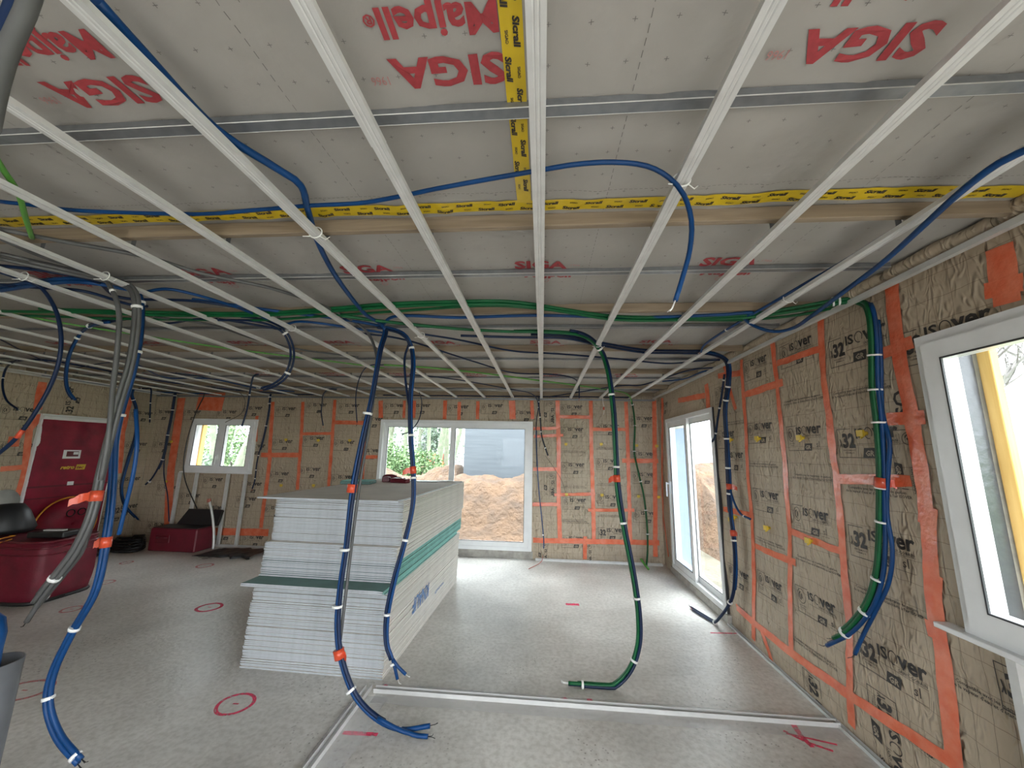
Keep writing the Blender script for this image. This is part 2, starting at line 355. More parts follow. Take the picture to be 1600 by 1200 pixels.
def label_a(mb, F, u0, v0, rot=0, s=1.0, fine=True):
    kw = dict(rot=rot, u0=u0, v0=v0)
    put_rect(mb, F, 0, -.19*s, .004*s, 0, **kw); put_rect(mb, F, 0, -.004*s, .13*s, 0, **kw); put_rect(mb, F, 0, -.19*s, .20*s, -.186*s, **kw)
    put_ring(mb, F, .055*s, -.068*s, .040*s, .004*s, ry=.052*s, **kw); put_ring(mb, F, .050*s, -.068*s, .022*s, .008*s, a0=PI/2, a1=1.5*PI, n=10, ry=.03*s, **kw)
    put_rect(mb, F, .052*s, -.085*s, .062*s, -.050*s, **kw)
    put_text(mb, F, 'ACOUSTIC', .022*s, -.140*s, w=.07*s, m=1, bold=.01, res=1, **kw) if fine else None
    put_text(mb, F, 'CONTROL', .026*s, -.156*s, w=.062*s, m=1, bold=.01, res=1, **kw) if fine else None
    word(mb, F, .125*s, -.066*s, .265*s, kw)
    put_rect(mb, F, .125*s, -.098*s, .385*s, -.096*s, **kw)
    if fine: put_text(mb, F, 'SAINT-GOBAIN', .22*s, -.090*s, w=.155*s, bold=.01, res=1, **kw)
    put_rect(mb, F, .195*s, -.19*s, .275*s, -.138*s, skew=.012*s, **kw)
    put_text(mb, F, 'GR', .214*s, -.180*s, w=.055*s, m=2, h=.0045, bold=.03, shear=.2, res=1, **kw)
    if fine:
        put_text(mb, F, 'sl', .325*s, -.165*s, w=.03*s, bold=0, res=1, **kw); put_text(mb, F, 'saint-gobain', .305*s, -.182*s, w=.075*s, bold=0, res=1, **kw)
def word(mb, F, u, v, wd, kw):
    # i s (O) v e r, the O drawn as a thin slanted ring
    k = wd/.265
    put_text(mb, F, 'IS', u, v, w=.058*k, hgt=.056*k, bold=.025, **kw)
    put_ring(mb, F, u+.090*k, v+.026*k, .026*k, .005*k, ry=.033*k, a0=-.2*PI, a1=1.6*PI, **kw)
    put_text(mb, F, 'ver', u+.116*k, v, w=.146*k, hgt=.078*k, bold=.03, **kw)
def label_b(mb, F, u0, v0, rot=0, s=1.0, fine=True):
    kw = dict(rot=rot, u0=u0, v0=v0)
    put_rect(mb, F, 0, -.185*s, .004*s, 0, **kw); put_rect(mb, F, 0, -.004*s, .11*s, 0, **kw); put_rect(mb, F, 0, -.185*s, .20*s, -.181*s, **kw)
    put_rect(mb, F, .024*s, -.118*s, .031*s, -.066*s, skew=-.010*s, **kw); put_rect(mb, F, .010*s, -.118*s, .016*s, -.092*s, skew=.010*s, h=.0032, **kw)
    put_text(mb, F, '32', .036*s, -.118*s, w=.095*s, hgt=.088*s, bold=.045, **kw)
    if fine:
        put_text(mb, F, 'PERFORMANCE', .035*s, -.142*s, w=.09*s, bold=.01, res=1, **kw); put_text(mb, F, 'THERMIQUE', .045*s, -.158*s, w=.07*s, bold=.01, res=1, **kw)
    word(mb, F, .145*s, -.065*s, .29*s, kw)
    put_rect(mb, F, .15*s, -.100*s, .43*s, -.098*s, **kw)
    if fine: put_text(mb, F, 'SAINT-GOBAIN', .27*s, -.093*s, w=.155*s, bold=.01, res=1, **kw)
    put_rect(mb, F, .18*s, -.185*s, .27*s, -.125*s, skew=.014*s, **kw)
    put_text(mb, F, 'GR', .203*s, -.172*s, w=.06*s, m=2, h=.0045, bold=.03, shear=.2, res=1, **kw)
    if fine:
        put_text(mb, F, 'sl', .35*s, -.16*s, w=.035*s, bold=0, res=1, **kw); put_rect(mb, F, .30*s, -.181*s, .42*s, -.179*s, **kw)
def fine_lines(mb, F, u0, v0, wd=.44, rot=0):
    kw = dict(rot=rot, u0=u0, v0=v0)
    put_text(mb, F, 'Compatible avec les membranes de gestion', .02, 0, w=wd-.05, bold=.015, res=1, **kw)
    put_text(mb, F, "de la vapeur d'eau et d'étanchéité à l'air ISOVER", 0, -.022, w=wd, bold=.015, res=1, **kw)
def tape(F, pts, wd, parent, name='seam_tape', m=None, h=.006, seed=0, rough=.004):
    """strip of tape along a list of (u,v) points on a surface"""
    mb = MB(); P = []
    for (a, b) in zip(pts[:-1], pts[1:]):
        n = max(1, int(math.hypot(b[0]-a[0], b[1]-a[1])/.03))
        P += [(a[0]+(b[0]-a[0])*k/n, a[1]+(b[1]-a[1])*k/n) for k in range(n)]
    P.append(pts[-1]); vs = []; K = 5
    for i, p in enumerate(P):
        q = P[min(i+1, len(P)-1)]; o = P[max(i-1, 0)]; dx, dy = q[0]-o[0], q[1]-o[1]; l = math.hypot(dx, dy) or 1; nx, ny = -dy/l, dx/l
        for k in range(K):
            t = (k/(K-1)-.5)*wd + rough*noise.noise(V((i*.35, k*3.1, seed*7.7)))*(1.6 if k in (0, K-1) else .3)
            vs.append(F.pt(p[0]+nx*t, p[1]+ny*t, h+.003*noise.noise(V((i*.3+seed, k*.9, 2.2)))))
    mb.add(vs, [[i*K+k, i*K+k+1, (i+1)*K+k+1, (i+1)*K+k] for i in range(len(P)-1) for k in range(K-1)], 0, True)
    return part(name, mb, m or M_tape, parent)
def lines(a, b, step, extra):
    n = int((b-a)/step); L = [a+(b-a)*i/n for i in range(n+1)]+[e for e in extra if a < e < b]; L = sorted(L); out = [L[0]]
    for x in L[1:]:
        if x-out[-1] > .002: out.append(x)
        elif x in extra: out[-1] = x
    return out
def sheet(mb, F, u0, u1, v0, v1, step, holes, m=0, h=0):
    us = lines(u0, u1, step, [x for q in holes for x in (q[0], q[1])]); vs = lines(v0, v1, step, [x for q in holes for x in (q[2], q[3])])
    b = len(mb.v); n = len(us)
    for v in vs:
        for u in us: mb.v.append(tuple(F.pt(u, v, h)))
    for j in range(len(vs)-1):
        for i in range(n-1):
            cu, cv = (us[i]+us[i+1])/2, (vs[j]+vs[j+1])/2
            if any(q[0] < cu < q[1] and q[2] < cv < q[3] for q in holes): continue
            mb.face([b+j*n+i, b+j*n+i+1, b+(j+1)*n+i+1, b+(j+1)*n+i], m, True)
def wall_disp(amp, sc_, seed):
    def f(p): return amp*noise.noise(V((p.x*sc_+seed, p.y*sc_, p.z*sc_*.7))) + amp*.35*noise.noise(V((p.x*9+seed, p.y*9, p.z*6)))
    return f
# dimensions of the room
XR, XL, YF, YB, ZC, ZM = 1.955, -7.32, 6.56, -3.6, 2.638, 2.755
FR = Frame((XR, 0, 0), (0, -1, 0), (0, 0, 1), (-1, 0, 0), wall_disp(.014, 3.2, 3))
FF = Frame((0, YF, 0), (1, 0, 0), (0, 0, 1), (0, -1, 0), wall_disp(.016, 3.0, 9))
FL = Frame((XL, 0, 0), (0, 1, 0), (0, 0, 1), (1, 0, 0), wall_disp(.014, 3.0, 21))
def ceil_disp(p):
    x, y = p.x, p.y
    a = .010*noise.noise(V((x*1.3, y*2.1, 5)))
    fold = noise.noise(V((x*2.6+y*2.2, (x-y)*.45, 1.7))); a += .045*max(0, .25-abs(fold))**1.5*(1+.6*noise.noise(V((x, y, 4))))
    fold2 = noise.noise(V((x*5-y*1.5, (x+y)*.6, 8.7))); a += .030*max(0, .2-abs(fold2))**1.5*2
    return a
FCN = Frame((0, 0, ZM), (-1, 0, 0), (0, 1, 0), (0, 0, -1), ceil_disp)      # near sheet, printed the other way round
FC = Frame((0, 0, ZM), (1, 0, 0), (0, -1, 0), (0, 0, -1), ceil_disp)
FCY = Frame((0, 0, ZM), (0, 1, 0), (1, 0, 0), (0, 0, -1), ceil_disp)

# ---------------------------------------------------------------- floor
mb = MB(); us = 40
mb.box((XL-.3, YB-.3, -.12), (XR+.3, YF+.3, 0))
floor = tag(obj('floor', mb, M_conc), kind='structure')

# openings  (world ranges)
D1 = (-2.88, -.165, .115, 2.235)      # far sliding door, X range and Z range
W1 = (-6.50, -5.21, 1.235, 2.20)      # far small window
D2 = (4.46, 6.12, .09, 2.26)          # right sliding door, Y range
W2 = (.75, 2.02, .93, 2.325)          # right window
UNSEEN_BAY = (-2.7, -.7, .15, 2.3)           # unseen opening added beside the camera for its light
UNSEEN_RB = (-1.8, 1.2, .15, 2.3)            # unseen opening added in the rear wall to brighten the room
DL = (4.95, 5.95, .02, 2.10)          # left doorway
TH = .235
def slab(mb, axis, plane, sgn, rng, zr, holes, m):
    """solid wall behind the insulation, with reveals, as boxes around the openings"""
    xs = sorted({rng[0], rng[1], *[h[0] for h in holes], *[h[1] for h in holes]})
    for a, b in zip(xs[:-1], xs[1:]):
        hs = sorted([(h[2], h[3]) for h in holes if h[0] < (a+b)/2 < h[1]]); z = zr[0]
        for h in hs+[(zr[1], zr[1])]:
            if h[0] > z+.001:
                p0, p1 = sorted((plane, plane+sgn*TH))
                if axis == 'X': mb.box((p0, a, z), (p1, b, h[0]), m)
                else: mb.box((a, p0, z), (b, p1, h[0]), m)
            z = max(z, h[1])
# right wall
mb = MB(); hR = [(-D2[1], -D2[0], -1, D2[3]), (-W2[1], -W2[0], W2[2], W2[3]), (-UNSEEN_BAY[1], -UNSEEN_BAY[0], UNSEEN_BAY[2], UNSEEN_BAY[3])]
sheet(mb, FR, -YF, -YB, 0, ZM, .035, hR)
slab(mb, 'X', XR+.03, 1, (YB, YF+TH), (0, ZM+.1), [(D2[0], D2[1], D2[2], D2[3]), W2, UNSEEN_BAY], 3)
# printed labels: (px,py of the top-left corner, type)
for px, py, t in [(1228, 667, 'a'), (1238, 787, 'a'), (1244, 912, 'a'), (1307, 671, 'b'), (1326, 819, 'b'), (1338, 985, 'b'), (1296, 535, 'b'), (1218, 543, 'a'),
                  (1168, 662, 'a'), (1177, 762, 'a'), (1182, 889, 'a'), (1163, 567, 'a'), (1116, 607, 'a'), (1404, 524, 'b'), (1132, 705, 'a')]:
    u, v = FR.uv(px, py)
    (label_a if t == 'a' else label_b)(mb, FR, u, v)
label_a(mb, FR, -4.42, 1.98); label_a(mb, FR, -4.38, .62); label_a(mb, FR, -6.4, 2.55)
label_b(mb, FR, -1.98, .86)
for px, py in [(1225, 630), (1300, 618), (1237, 742), (1322, 762), (1245, 868), (1335, 915), (1240, 995), (1345, 1092), (1171, 725), (1180, 838), (1485, 1060), (1133, 662)]:
    u, v = FR.uv(px, py); fine_lines(mb, FR, u, v)
# sideways labels on the offcut pieces along the floor and beside the window
for px, py, t in [(1352, 1065, 'b'), (1252, 1040, 'b')]:
    u, v = FR.uv(px, py); (label_b if t == 'b' else label_a)(mb, FR, u+.20, v, rot=-PI/2)
u, v = FR.uv(1452, 800); label_a(mb, FR, u+.02, v+.42, rot=-PI/2, s=.9)
u, v = FR.uv(1422, 640); put_text(mb, FR, 'ISO', 0, 0, w=.16, u0=u-.01, v0=v-.05, rot=PI/2)
wall_right = tag(obj('wall_right', mb, [K_R, M_ink, M_kink, M_conc2]), kind='structure')
def tp(F, parent, pts, wd, seed=[0], name='seam_tape'):
    seed[0] += 1
    return tape(F, [F.uv(*p) for p in pts], wd, parent, seed=seed[0], name=name)
for P, wd in [([(1394, 440), (1409, 560), (1424, 650), (1439, 720), (1452, 830), (1466, 976), (1480, 1080), (1494, 1200)], .085),
              ([(1283, 478), (1290, 600), (1308, 747), (1318, 830), (1327, 980), (1331, 1135)], .06),
              ([(1208, 532), (1216, 600), (1224, 710), (1236, 830), (1237, 1020)], .055),
              ([(1160, 562), (1163, 620), (1168, 700), (1177, 855), (1180, 1000)], .06),
              ([(1104, 600), (1108, 640)], .11), ([(1122, 588), (1160, 582)], .06), ([(1060, 626), (1102, 618)], .07), ([(1035, 622), (1036, 870)], .10),
              ([(1310, 748), (1425, 752)], .062), ([(1216, 568), (1286, 544)], .05), ([(1162, 618), (1225, 597)], .06),
              ([(1180, 853), (1246, 880)], .05), ([(1150, 948), (1237, 1020), (1327, 1085), (1497, 1196)], .065),
              ([(1238, 830), (1322, 864)], .05), ([(1372, 556), (1430, 534)], .07), ([(1386, 655), (1446, 652)], .07), ([(1436, 800), (1466, 812)], .10),
              ([(1450, 905), (1476, 920)], .10), ([(1130, 795), (1178, 806)], .055), ([(1035, 790), (1046, 870)], .06), ([(1130, 560), (1150, 640)], .05),
              ([(1563, 385), (1575, 475)], .10), ([(1540, 455), (1600, 440)], .075), ([(1192, 985), (1210, 1040)], .05), ([(1448, 980), (1480, 995)], .08)]:
    tp(FR, wall_right, P, wd)
# rolled strip of insulation between the wall and the membrane
mb = MB(); P = []; R_ = []
y = YF-.02
while y > YB+.3:
    P.append((XR-.035+.012*noise.noise(V((0, y*4, 1))), y, ZM-.045+.012*noise.noise(V((3, y*5, 1))))); R_.append(.045+.018*noise.noise(V((y*3.2, 4, 2)))-(.02 if (y*1.9) % 1 < .06 else 0)); y -= .03
mb.tube(P, R_, 12); part('insulation_roll', mb, K_R, wall_right)

# far wall
mb = MB(); hF = [(D1[0], D1[1], -1, D1[3]), W1]
sheet(mb, FF, XL, XR, 0, ZM, .04, hF)
slab(mb, 'Y', YF+.03, 1, (XL-TH, XR+TH), (0, ZM+.1), [D1, W1], 3)
for px, py, t in [(875, 632, 'a'), (876, 667, 'a'), (931, 662, 'a'), (983, 650, 'a'), (877, 722, 'a'), (931, 716, 'a'), (986, 705, 'a'), (987, 737, 'a'), (879, 777, 'a'), (934, 772, 'a'),
                  (989, 797, 'a'), (877, 836, 'a'), (934, 824, 'b'), (699, 632, 'a'), (752, 630, 'a'), (801, 641, 'a'), (600, 630, 'a'), (640, 630, 'a'),
                  (432, 635, 'a'), (480, 629, 'a'), (530, 630, 'a'), (427, 686, 'a'), (475, 681, 'a'), (522, 687, 'a'), (420, 736, 'a'), (469, 729, 'a'), (519, 741, 'a'), (414, 789, 'a'),
                  (566, 651, 'a'), (562, 700, 'a'), (380, 634, 'a'), (340, 640, 'a'), (384, 693, 'a'), (378, 752, 'a'), (370, 775, 'a'), (321, 789, 'a'), (247, 757, 'a'), (240, 690, 'a'),
                  (285, 640, 'a'), (318, 745, 'a'), (282, 770, 'a'), (232, 815, 'a'), (240, 640, 'a'), (335, 825, 'a'), (380, 835, 'a')]:
    u, v = FF.uv(px, py)
    if u+.4 > XR: continue
    (label_a if t == 'a' else label_b)(mb, FF, u, v, fine=px > 860)
for px, py in [(850, 625), (850, 737)]:
    u, v = FF.uv(px, py); label_a(mb, FF, u+.19, v-.02, rot=-PI/2)
for px, py in [(856, 848), (925, 850)]:
    u, v = FF.uv(px, py); label_a(mb, FF, u, v, rot=-PI/2, s=.8)
for px, py in [(876, 705), (932, 756), (880, 815), (876, 812), (932, 700), (988, 773), (934, 805), (877, 760)]:
    u, v = FF.uv(px, py); fine_lines(mb, FF, u, v, .42)
wall_far = tag(obj('wall_far', mb, [K_F, M_ink, M_kink, M_conc2]), kind='structure')
for P, wd in [([(871, 625), (873, 700), (873, 780), (875, 848)], .07), ([(923, 626), (924, 700), (927, 790), (928, 848)], .065), ([(978, 628), (981, 700), (985, 848)], .06),
              ([(833, 844), (1030, 848)], .08), ([(873, 651), (925, 652)], .06), ([(925, 671), (981, 671)], .055), ([(833, 670), (872, 669)], .05), ([(834, 682), (880, 680)], .05),
              ([(833, 733), (872, 733)], .06), ([(866, 773), (930, 772)], .05), ([(832, 788), (872, 788)], .06), ([(919, 797), (991, 797)], .05), ([(972, 720), (1028, 720)], .07),
              ([(914, 838), (914, 874)], .06), ([(595, 626), (595, 653)], .08), ([(632, 626), (631, 653)], .05), ([(647, 626), (646, 653)], .07), ([(696, 626), (695, 655)], .07), ([(718, 628), (717, 656)], .06), ([(747, 627), (746, 655)], .06),
              ([(800, 626), (801, 655)], .11), ([(831, 626), (832, 655)], .06), ([(427, 628), (421, 720), (408, 825)], .07), ([(474, 628), (470, 700), (465, 765)], .06), ([(524, 625), (519, 690), (514, 760)], .06),
              ([(569, 690), (565, 760)], .07), ([(472, 678), (520, 677)], .05), ([(408, 711), (470, 711)], .08), ([(524, 660), (575, 661)], .07), ([(567, 714), (590, 714)], .06), ([(268, 829), (420, 832)], .12),
              ([(285, 622), (268, 730), (262, 830)], .16), ([(310, 626), (350, 628)], .35), ([(402, 650), (400, 690)], .06), ([(1022, 626), (1024, 870)], .07)]:
    tp(FF, wall_far, P, wd)
# left wall
mb = MB(); hL = [DL]
sheet(mb, FL, YB, YF, 0, ZM, .05, hL); slab(mb, 'X', XL-.03, -1, (YB, YF+TH), (0, ZM+.1), [DL], 3)
for px, py, t in [(2, 632, 'a'), (0, 690, 'a'), (22, 800, 'b'), (38, 738, 'b'), (185, 790, 'b'), (205, 640, 'a'), (205, 690, 'a'), (200, 745, 'a'), (160, 800, 'b')]:
    u, v = FL.uv(px, py)
    if u+.38 > YF: u = YF-.42
    (label_a if t == 'a' else label_b)(mb, FL, u, v, fine=False)
u, v = FL.uv(97, 647); label_b(mb, FL, u, v, rot=PI/2, fine=False)
u, v = FL.uv(88, 668); label_a(mb, FL, u, v-.02, rot=PI, fine=False)
for k in range(9):
    for j in range(4):
        if k < 7: label_a(mb, FL, -1+k*.6, 2.45-j*.6-.13*(k % 3), fine=False)
wall_left = tag(obj('wall_left', mb, [K_L, M_ink, M_kink, M_conc2]), kind='structure')
for P, wd in [([(66, 597), (58, 640)], .10), ([(92, 652), (60, 651), (45, 670)], .09), ([(45, 670), (38, 740), (20, 800), (10, 840)], .08), ([(0, 733), (66, 727)], .07), ([(201, 620), (190, 680), (184, 740)], .11), ([(30, 690), (12, 690)], .14)]:
    tp(FL, wall_left, P, wd)
# rear wall (behind the photographer)
mb = MB(); slab(mb, 'Y', YB, -1, (XL-TH, XR+TH), (0, ZM+.1), [UNSEEN_RB], 0); tag(obj('wall_rear', mb, K_F), kind='structure')

# ---------------------------------------------------------------- ceiling membrane
mb = MB(); sheet(mb, FC, XL, XR, -YF, -YB, .05, []); mb.box((XL-TH, YB-TH, ZM+.12), (XR+TH, YF+TH, ZM+.2), 0)
for k in range(-6, 2):      # near sheet, upside down from here
    xr = -.105+1.065*k + (0 if k <= 0 else .02)
    kw = dict(m=1, h=.004)
    for dy in (0, -1.55):
        put_text(mb, FCN, 'SIGA', -xr, .822+dy, w=.325, hgt=.085, bold=.035, **kw)
        put_text(mb, FCN, '1966', -xr+.34, .865+dy, w=.052, hgt=.026, m=2, h=.004, bold=0)
        put_text(mb, FCN, 'Majpell', -xr+.01, .70+dy, w=.30, hgt=.072, bold=.03, **kw)
        put_text(mb, FCN, '®', -xr+.315, .71+dy, w=.03, bold=.02, **kw)
for k in range(-6, 2):      # far sheets
    for j, yb in enumerate((2.03, 3.52, 5.02)):
        xl = -.165+1.03*k+.04*j
        put_text(mb, FC, 'SIGA', xl, -yb, w=.30, hgt=.088, bold=.035, m=1, h=.004)
        put_text(mb, FC, '1966', xl+.32, -yb+.03, w=.05, hgt=.022, m=2, h=.004, bold=0)
        put_text(mb, FC, 'Majpell', xl+.05, -yb-.115, w=.28, hgt=.065, bold=.03, m=1, h=.004)
        put_ring(mb, FC, xl+.18, -yb-.165, .02, .004, m=2, h=.004, n=8)
x = XL+.05
while x < XR-.03:
    y = .25
    while y < 4.2:
        jx, jy = x+.006*noise.noise(V((x*9, y*9, 0))), y
        put_rect(mb, FC, jx-.0065, -jy-.0008, jx+.0065, -jy+.0008, m=3, h=.003); put_rect(mb, FC, jx-.0009, -jy-.006, jx+.0009, -jy+.006, m=3, h=.003); y += .103
    x += .1055
for X0 in (-2.78, -1.78, -.78, .258, 1.25):
    y = .2
    while y < 6.4: put_rect(mb, FC, X0-.001, -y-.02, X0+.001, -y, m=3, h=.003); y += .032
x = XL
while x < XR: put_rect(mb, FC, x, -1.372, x+.012, -1.370, m=3, h=.003); x += .02
ceiling = tag(obj('ceiling', mb, [M_mem, M_red, M_pinkink, M_dot]), kind='structure')
def ytape(F, u0, u1, v, wd):
    mb = MB(); n = int((u1-u0)/.04); K = 4; vs = []
    for i in range(n+1):
        for k in range(K): vs.append(F.pt(u0+(u1-u0)*i/n, v+(k/(K-1)-.5)*wd+.002*noise.noise(V((i*.2, k, 3))), .006))
    mb.add(vs, [[i*K+k, i*K+k+1, (i+1)*K+k+1, (i+1)*K+k] for i in range(n) for k in range(K-1)], 0, True)
    u = u0+.02; i = 0
    while u < u1-.1:
        a, b = (wd*.20, -wd*.26) if i % 2 else (-wd*.26, wd*.20)
        put_text(mb, F, 'Sicrall', u, v+a-.008, w=.074, hgt=.017, bold=.045, m=1, h=.008, shear=.15); put_text(mb, F, 'SIGA®', u+.03, v+b-.003, w=.032, hgt=.008, bold=.03, m=1, h=.008)
        u += .092; i += 1
    return part('yellow_joint_tape', mb, [M_ytape, M_ink], ceiling)
ytape(FC, XL+.02, XR-.06, -1.455, .066); ytape(FCY, -1.4, 1.43, -.083, .058)
# ---------------------------------------------------------------- battens and cross rails
ORD = ['nearest the camera', 'second from the camera', 'third from the camera', 'fourth from the camera', 'fifth from the camera', 'sixth from the camera', 'seventh from the camera', 'eighth from the camera']
ZB = 2.690
batY = [1.533, 2.575, 3.61, 4.66, 5.74, 6.50]
for i, y in enumerate([.42-1.05]+batY):
    t = thing('wooden_batten', 'spruce batten crossing under the ceiling membrane, '+('just behind the yellow tape' if i == 1 else ('above the green conduits' if i == 2 else ('overhead near the photographer' if i == 0 else ORD[i-1]))), 'batten', 'spruce battens under the ceiling membrane', (0, y, ZB))
    mb = MB(); mb.box((XL+.03, y-.016, ZB), (XR-.07, y+.016, ZM-.004), bev=.002); part('batten_board', mb, M_wood, t)
    if i == 1:
        mb = MB(); mb.box((-2.0, y-.030, ZB-.010), (-.55, y-.0165, ZM-.02), bev=.002); part('splice_board', mb, M_wood, t)
        mb = MB()
        for x in (-.2, .62, 1.05, -1.4): mb.box((x-.014, y-.0375, ZB+.01), (x+.014, y-.034, ZB+.035), 0)
    elif i:
        pass
def channel(w_, h_, lip, t=.0008, groove=.0):
    o = [(-w_/2+lip, h_), (-w_/2, h_), (-w_/2, 0)]
    if groove: o += [(-w_*.2, 0), (-w_*.13, groove), (-w_*.06, 0), (w_*.06, 0), (w_*.13, groove), (w_*.2, 0)]
    o += [(w_/2, 0), (w_/2, h_), (w_/2-lip, h_)]
    i = [(-w_/2+lip, h_-t), (-w_/2+t, h_-t), (-w_/2+t, t)]
    if groove: i += [(-w_*.2, t), (-w_*.13, groove+t), (-w_*.06, t), (w_*.06, t), (w_*.13, groove+t), (w_*.2, t)]
    i += [(w_/2-t, t), (w_/2-t, h_-t), (w_/2-lip, h_-t)]
    return o+i[::-1]
crossY = [.985, 2.052, 3.02, 4.13, 5.19, 6.15]
for i, y in enumerate([-.35]+crossY):
    lab = 'dark galvanised cross rail under the membrane, '+('overhead near the photographer' if i == 0 else ('in front of the yellow tape' if i == 1 else ORD[i-1]))
    mb = MB(); z0 = ZM-.030; w_ = .038
    mb.prof(channel(w_, .026, .008, .001), 'X', XL+.04, XR-.09, (0, y, z0))
    for s_ in (-1, 1): mb.tube([(XL+.04, y+s_*w_/2, z0+.001), (XR-.09, y+s_*w_/2, z0+.001)], .0017, 6, 1)  # lighter beads imitate the highlights along the rail's bottom edges
    o = obj('cross_rail', mb, [M_galvd, M_galv]); tag(o, lab, 'metal rail', 'galvanised cross rails under the membrane')
# furrings
NUM = ['', 'first', 'second', 'third', 'fourth', 'fifth', 'sixth', 'seventh', 'eighth', 'ninth', 'tenth', 'eleventh', 'twelfth', 'thirteenth', 'fourteenth']
for k in range(-14, 4):
    x = -.0193+.5*k
    lab = 'galvanised furring rail running to the far wall, '+('the central one dead ahead' if k == 0 else '%s %s of the central one' % (NUM[abs(k)], 'left' if k < 0 else 'right'))
    t = thing('furring_rail', lab, 'metal rail', 'furring rails hung under the ceiling', (x, 0, ZC))
    j = {-1: 1.02, 0: 3.9, -2: 2.35, 1: 2.3, 2: 4.4, 3: 3.0}.get(k, 1.6+(k*37 % 17)*.23)
    if k == -1: j = .995
    mb = MB(); mb.prof(channel(.047, .018, .006, .0009, .0022), 'Y', YB+.05, j, (x, 0, ZC)); part('channel_section', mb, M_galv, t)
    mb = MB(); mb.prof(channel(.0435, .0175, .006, .0009, .0022), 'Y', j-.05, YF-.03, (x, 0, ZC+.0015)); part('channel_section', mb, M_galv, t)
    for y in batY[:-1]:
        mb = MB(); mb.box((x-.012, y+.017, ZC+.016), (x+.012, y+.019, ZM-.015)); mb.box((x-.02, y+.006, ZC+.0155), (x+.02, y+.033, ZC+.0175)); mb.box((x-.005, y+.019, ZB+.02), (x+.005, y+.022, ZB+.03)); part('hanger_clip', mb, M_galvd, t)
# perimeter angles
mb = MB(); mb.prof(channel(.027, .028, .004, .0009), 'Y', 3.05, YF-.02, (XR-.068, 0, ZC)); mb.prof(channel(.029, .028, .004, .0009), 'Y', YB+.03, 3.07, (XR-.068, 0, ZC)); tag(obj('trim_1', mb, M_trimw), kind='structure')
mb = MB(); mb.prof(channel(.027, .028, .004, .0009), 'X', XL+.03, XR-.06, (0, YF-.045, ZC-.03)); tag(obj('trim_2', mb, M_galvd), kind='structure')
mb = MB(); mb.prof(channel(.027, .028, .004, .0009), 'Y', YB+.03, YF-.02, (XL+.05, 0, ZC)); tag(obj('trim_3', mb, M_trimw), kind='structure')
# floor tracks along the walls
def utrack(w_, h_, t=.001): return [(-w_/2, h_), (-w_/2, 0), (w_/2, 0), (w_/2, h_), (w_/2-t, h_), (w_/2-t, t), (-w_/2+t, t), (-w_/2+t, h_)]
mb = MB(); mb.prof(utrack(.05, .03), 'X', -.10, XR-.06, (0, YF-.075, 0)); tag(obj('baseboard_far', mb, M_galv), kind='structure')
mb = MB(); mb.prof(utrack(.03, .022), 'Y', .3, 4.42, (XR-.03, 0, 0)); tag(obj('baseboard_right', mb, M_galv), kind='structure')
mb = MB(); mb.prof(utrack(.05, .03), 'X', -6.6, -4.6, (0, YF-.075, 0)); tag(obj('baseboard_under_window', mb, M_galv), kind='structure')

# ---------------------------------------------------------------- windows and doors
def rect_frame(mb, fn, u0, u1, v0, v1, wd, d0, d1, m=0):
    """four bars with mitre-less joints; fn(u,v,d) gives world"""
    def bar(a, b, c, e):
        P = [fn(u, v, d) for u in (a, b) for v in (c, e) for d in (d0, d1)]
        mb.add(P, [[0,1,3,2], [4,6,7,5], [0,4,5,1], [2,3,7,6], [0,2,6,4], [1,5,7,3]], m)
    bar(u0, u0+wd, v0, v1); bar(u1-wd, u1, v0, v1); bar(u0+wd, u1-wd, v0, v0+wd); bar(u0+wd, u1-wd, v1-wd, v1)
def pbox(mb, fn, a, b, c, e, d0, d1, m=0):
    P = [fn(u, v, d) for u in (a, b) for v in (c, e) for d in (d0, d1)]
    mb.add(P, [[0,1,3,2], [4,6,7,5], [0,4,5,1], [2,3,7,6], [0,2,6,4], [1,5,7,3]], m)
def sash(name, fn, u0, u1, v0, v1, wd, d0, d1, parent):
    mb = MB(); rect_frame(mb, fn, u0, u1, v0, v1, wd, d0, d1); s_ = part(name, mb, M_pvc, parent)
    mb = MB(); rect_frame(mb, fn, u0+wd-.002, u1-wd+.002, v0+wd-.002, v1-wd+.002, .007, d0-.003, d0+.006); part('gasket', mb, M_gasket, s_)
    mb = MB(); pbox(mb, fn, u0+wd, u1-wd, v0+wd, v1-wd, (d0+d1)/2-.002, (d0+d1)/2+.002); part('glass_pane', mb, M_glass, s_)
    return s_
# fn depth d: negative towards the room
far = lambda u, v, d: (u, YF+d, v)
rgt = lambda u, v, d: (XR+d, u, v)
def struct_empty(name): return tag(thing(name, None, None), kind='structure')
# far sliding door
d1 = struct_empty('door_1'); a, b, c, e = D1
mb = MB(); rect_frame(mb, far, a, b, c, e, .055, -.025, .09); pbox(mb, far, a+.055, b-.055, c+.055, c+.075, .0, .05); part('door_frame', mb, M_pvc, d1)
mx_ = -1.56
sash('sliding_sash', far, a+.05, mx_+.035, c+.05, e-.05, .075, .035, .07, d1)
sash('sliding_sash', far, mx_-.045, b-.05, c+.05, e-.05, .085, -.012, .025, d1)
mb = MB(); mb.box((a-.02, YF-.01, 0), (b+.02, YF+.20, D1[2]-.002), 0); part('cement_sill', mb, M_conc2, d1)
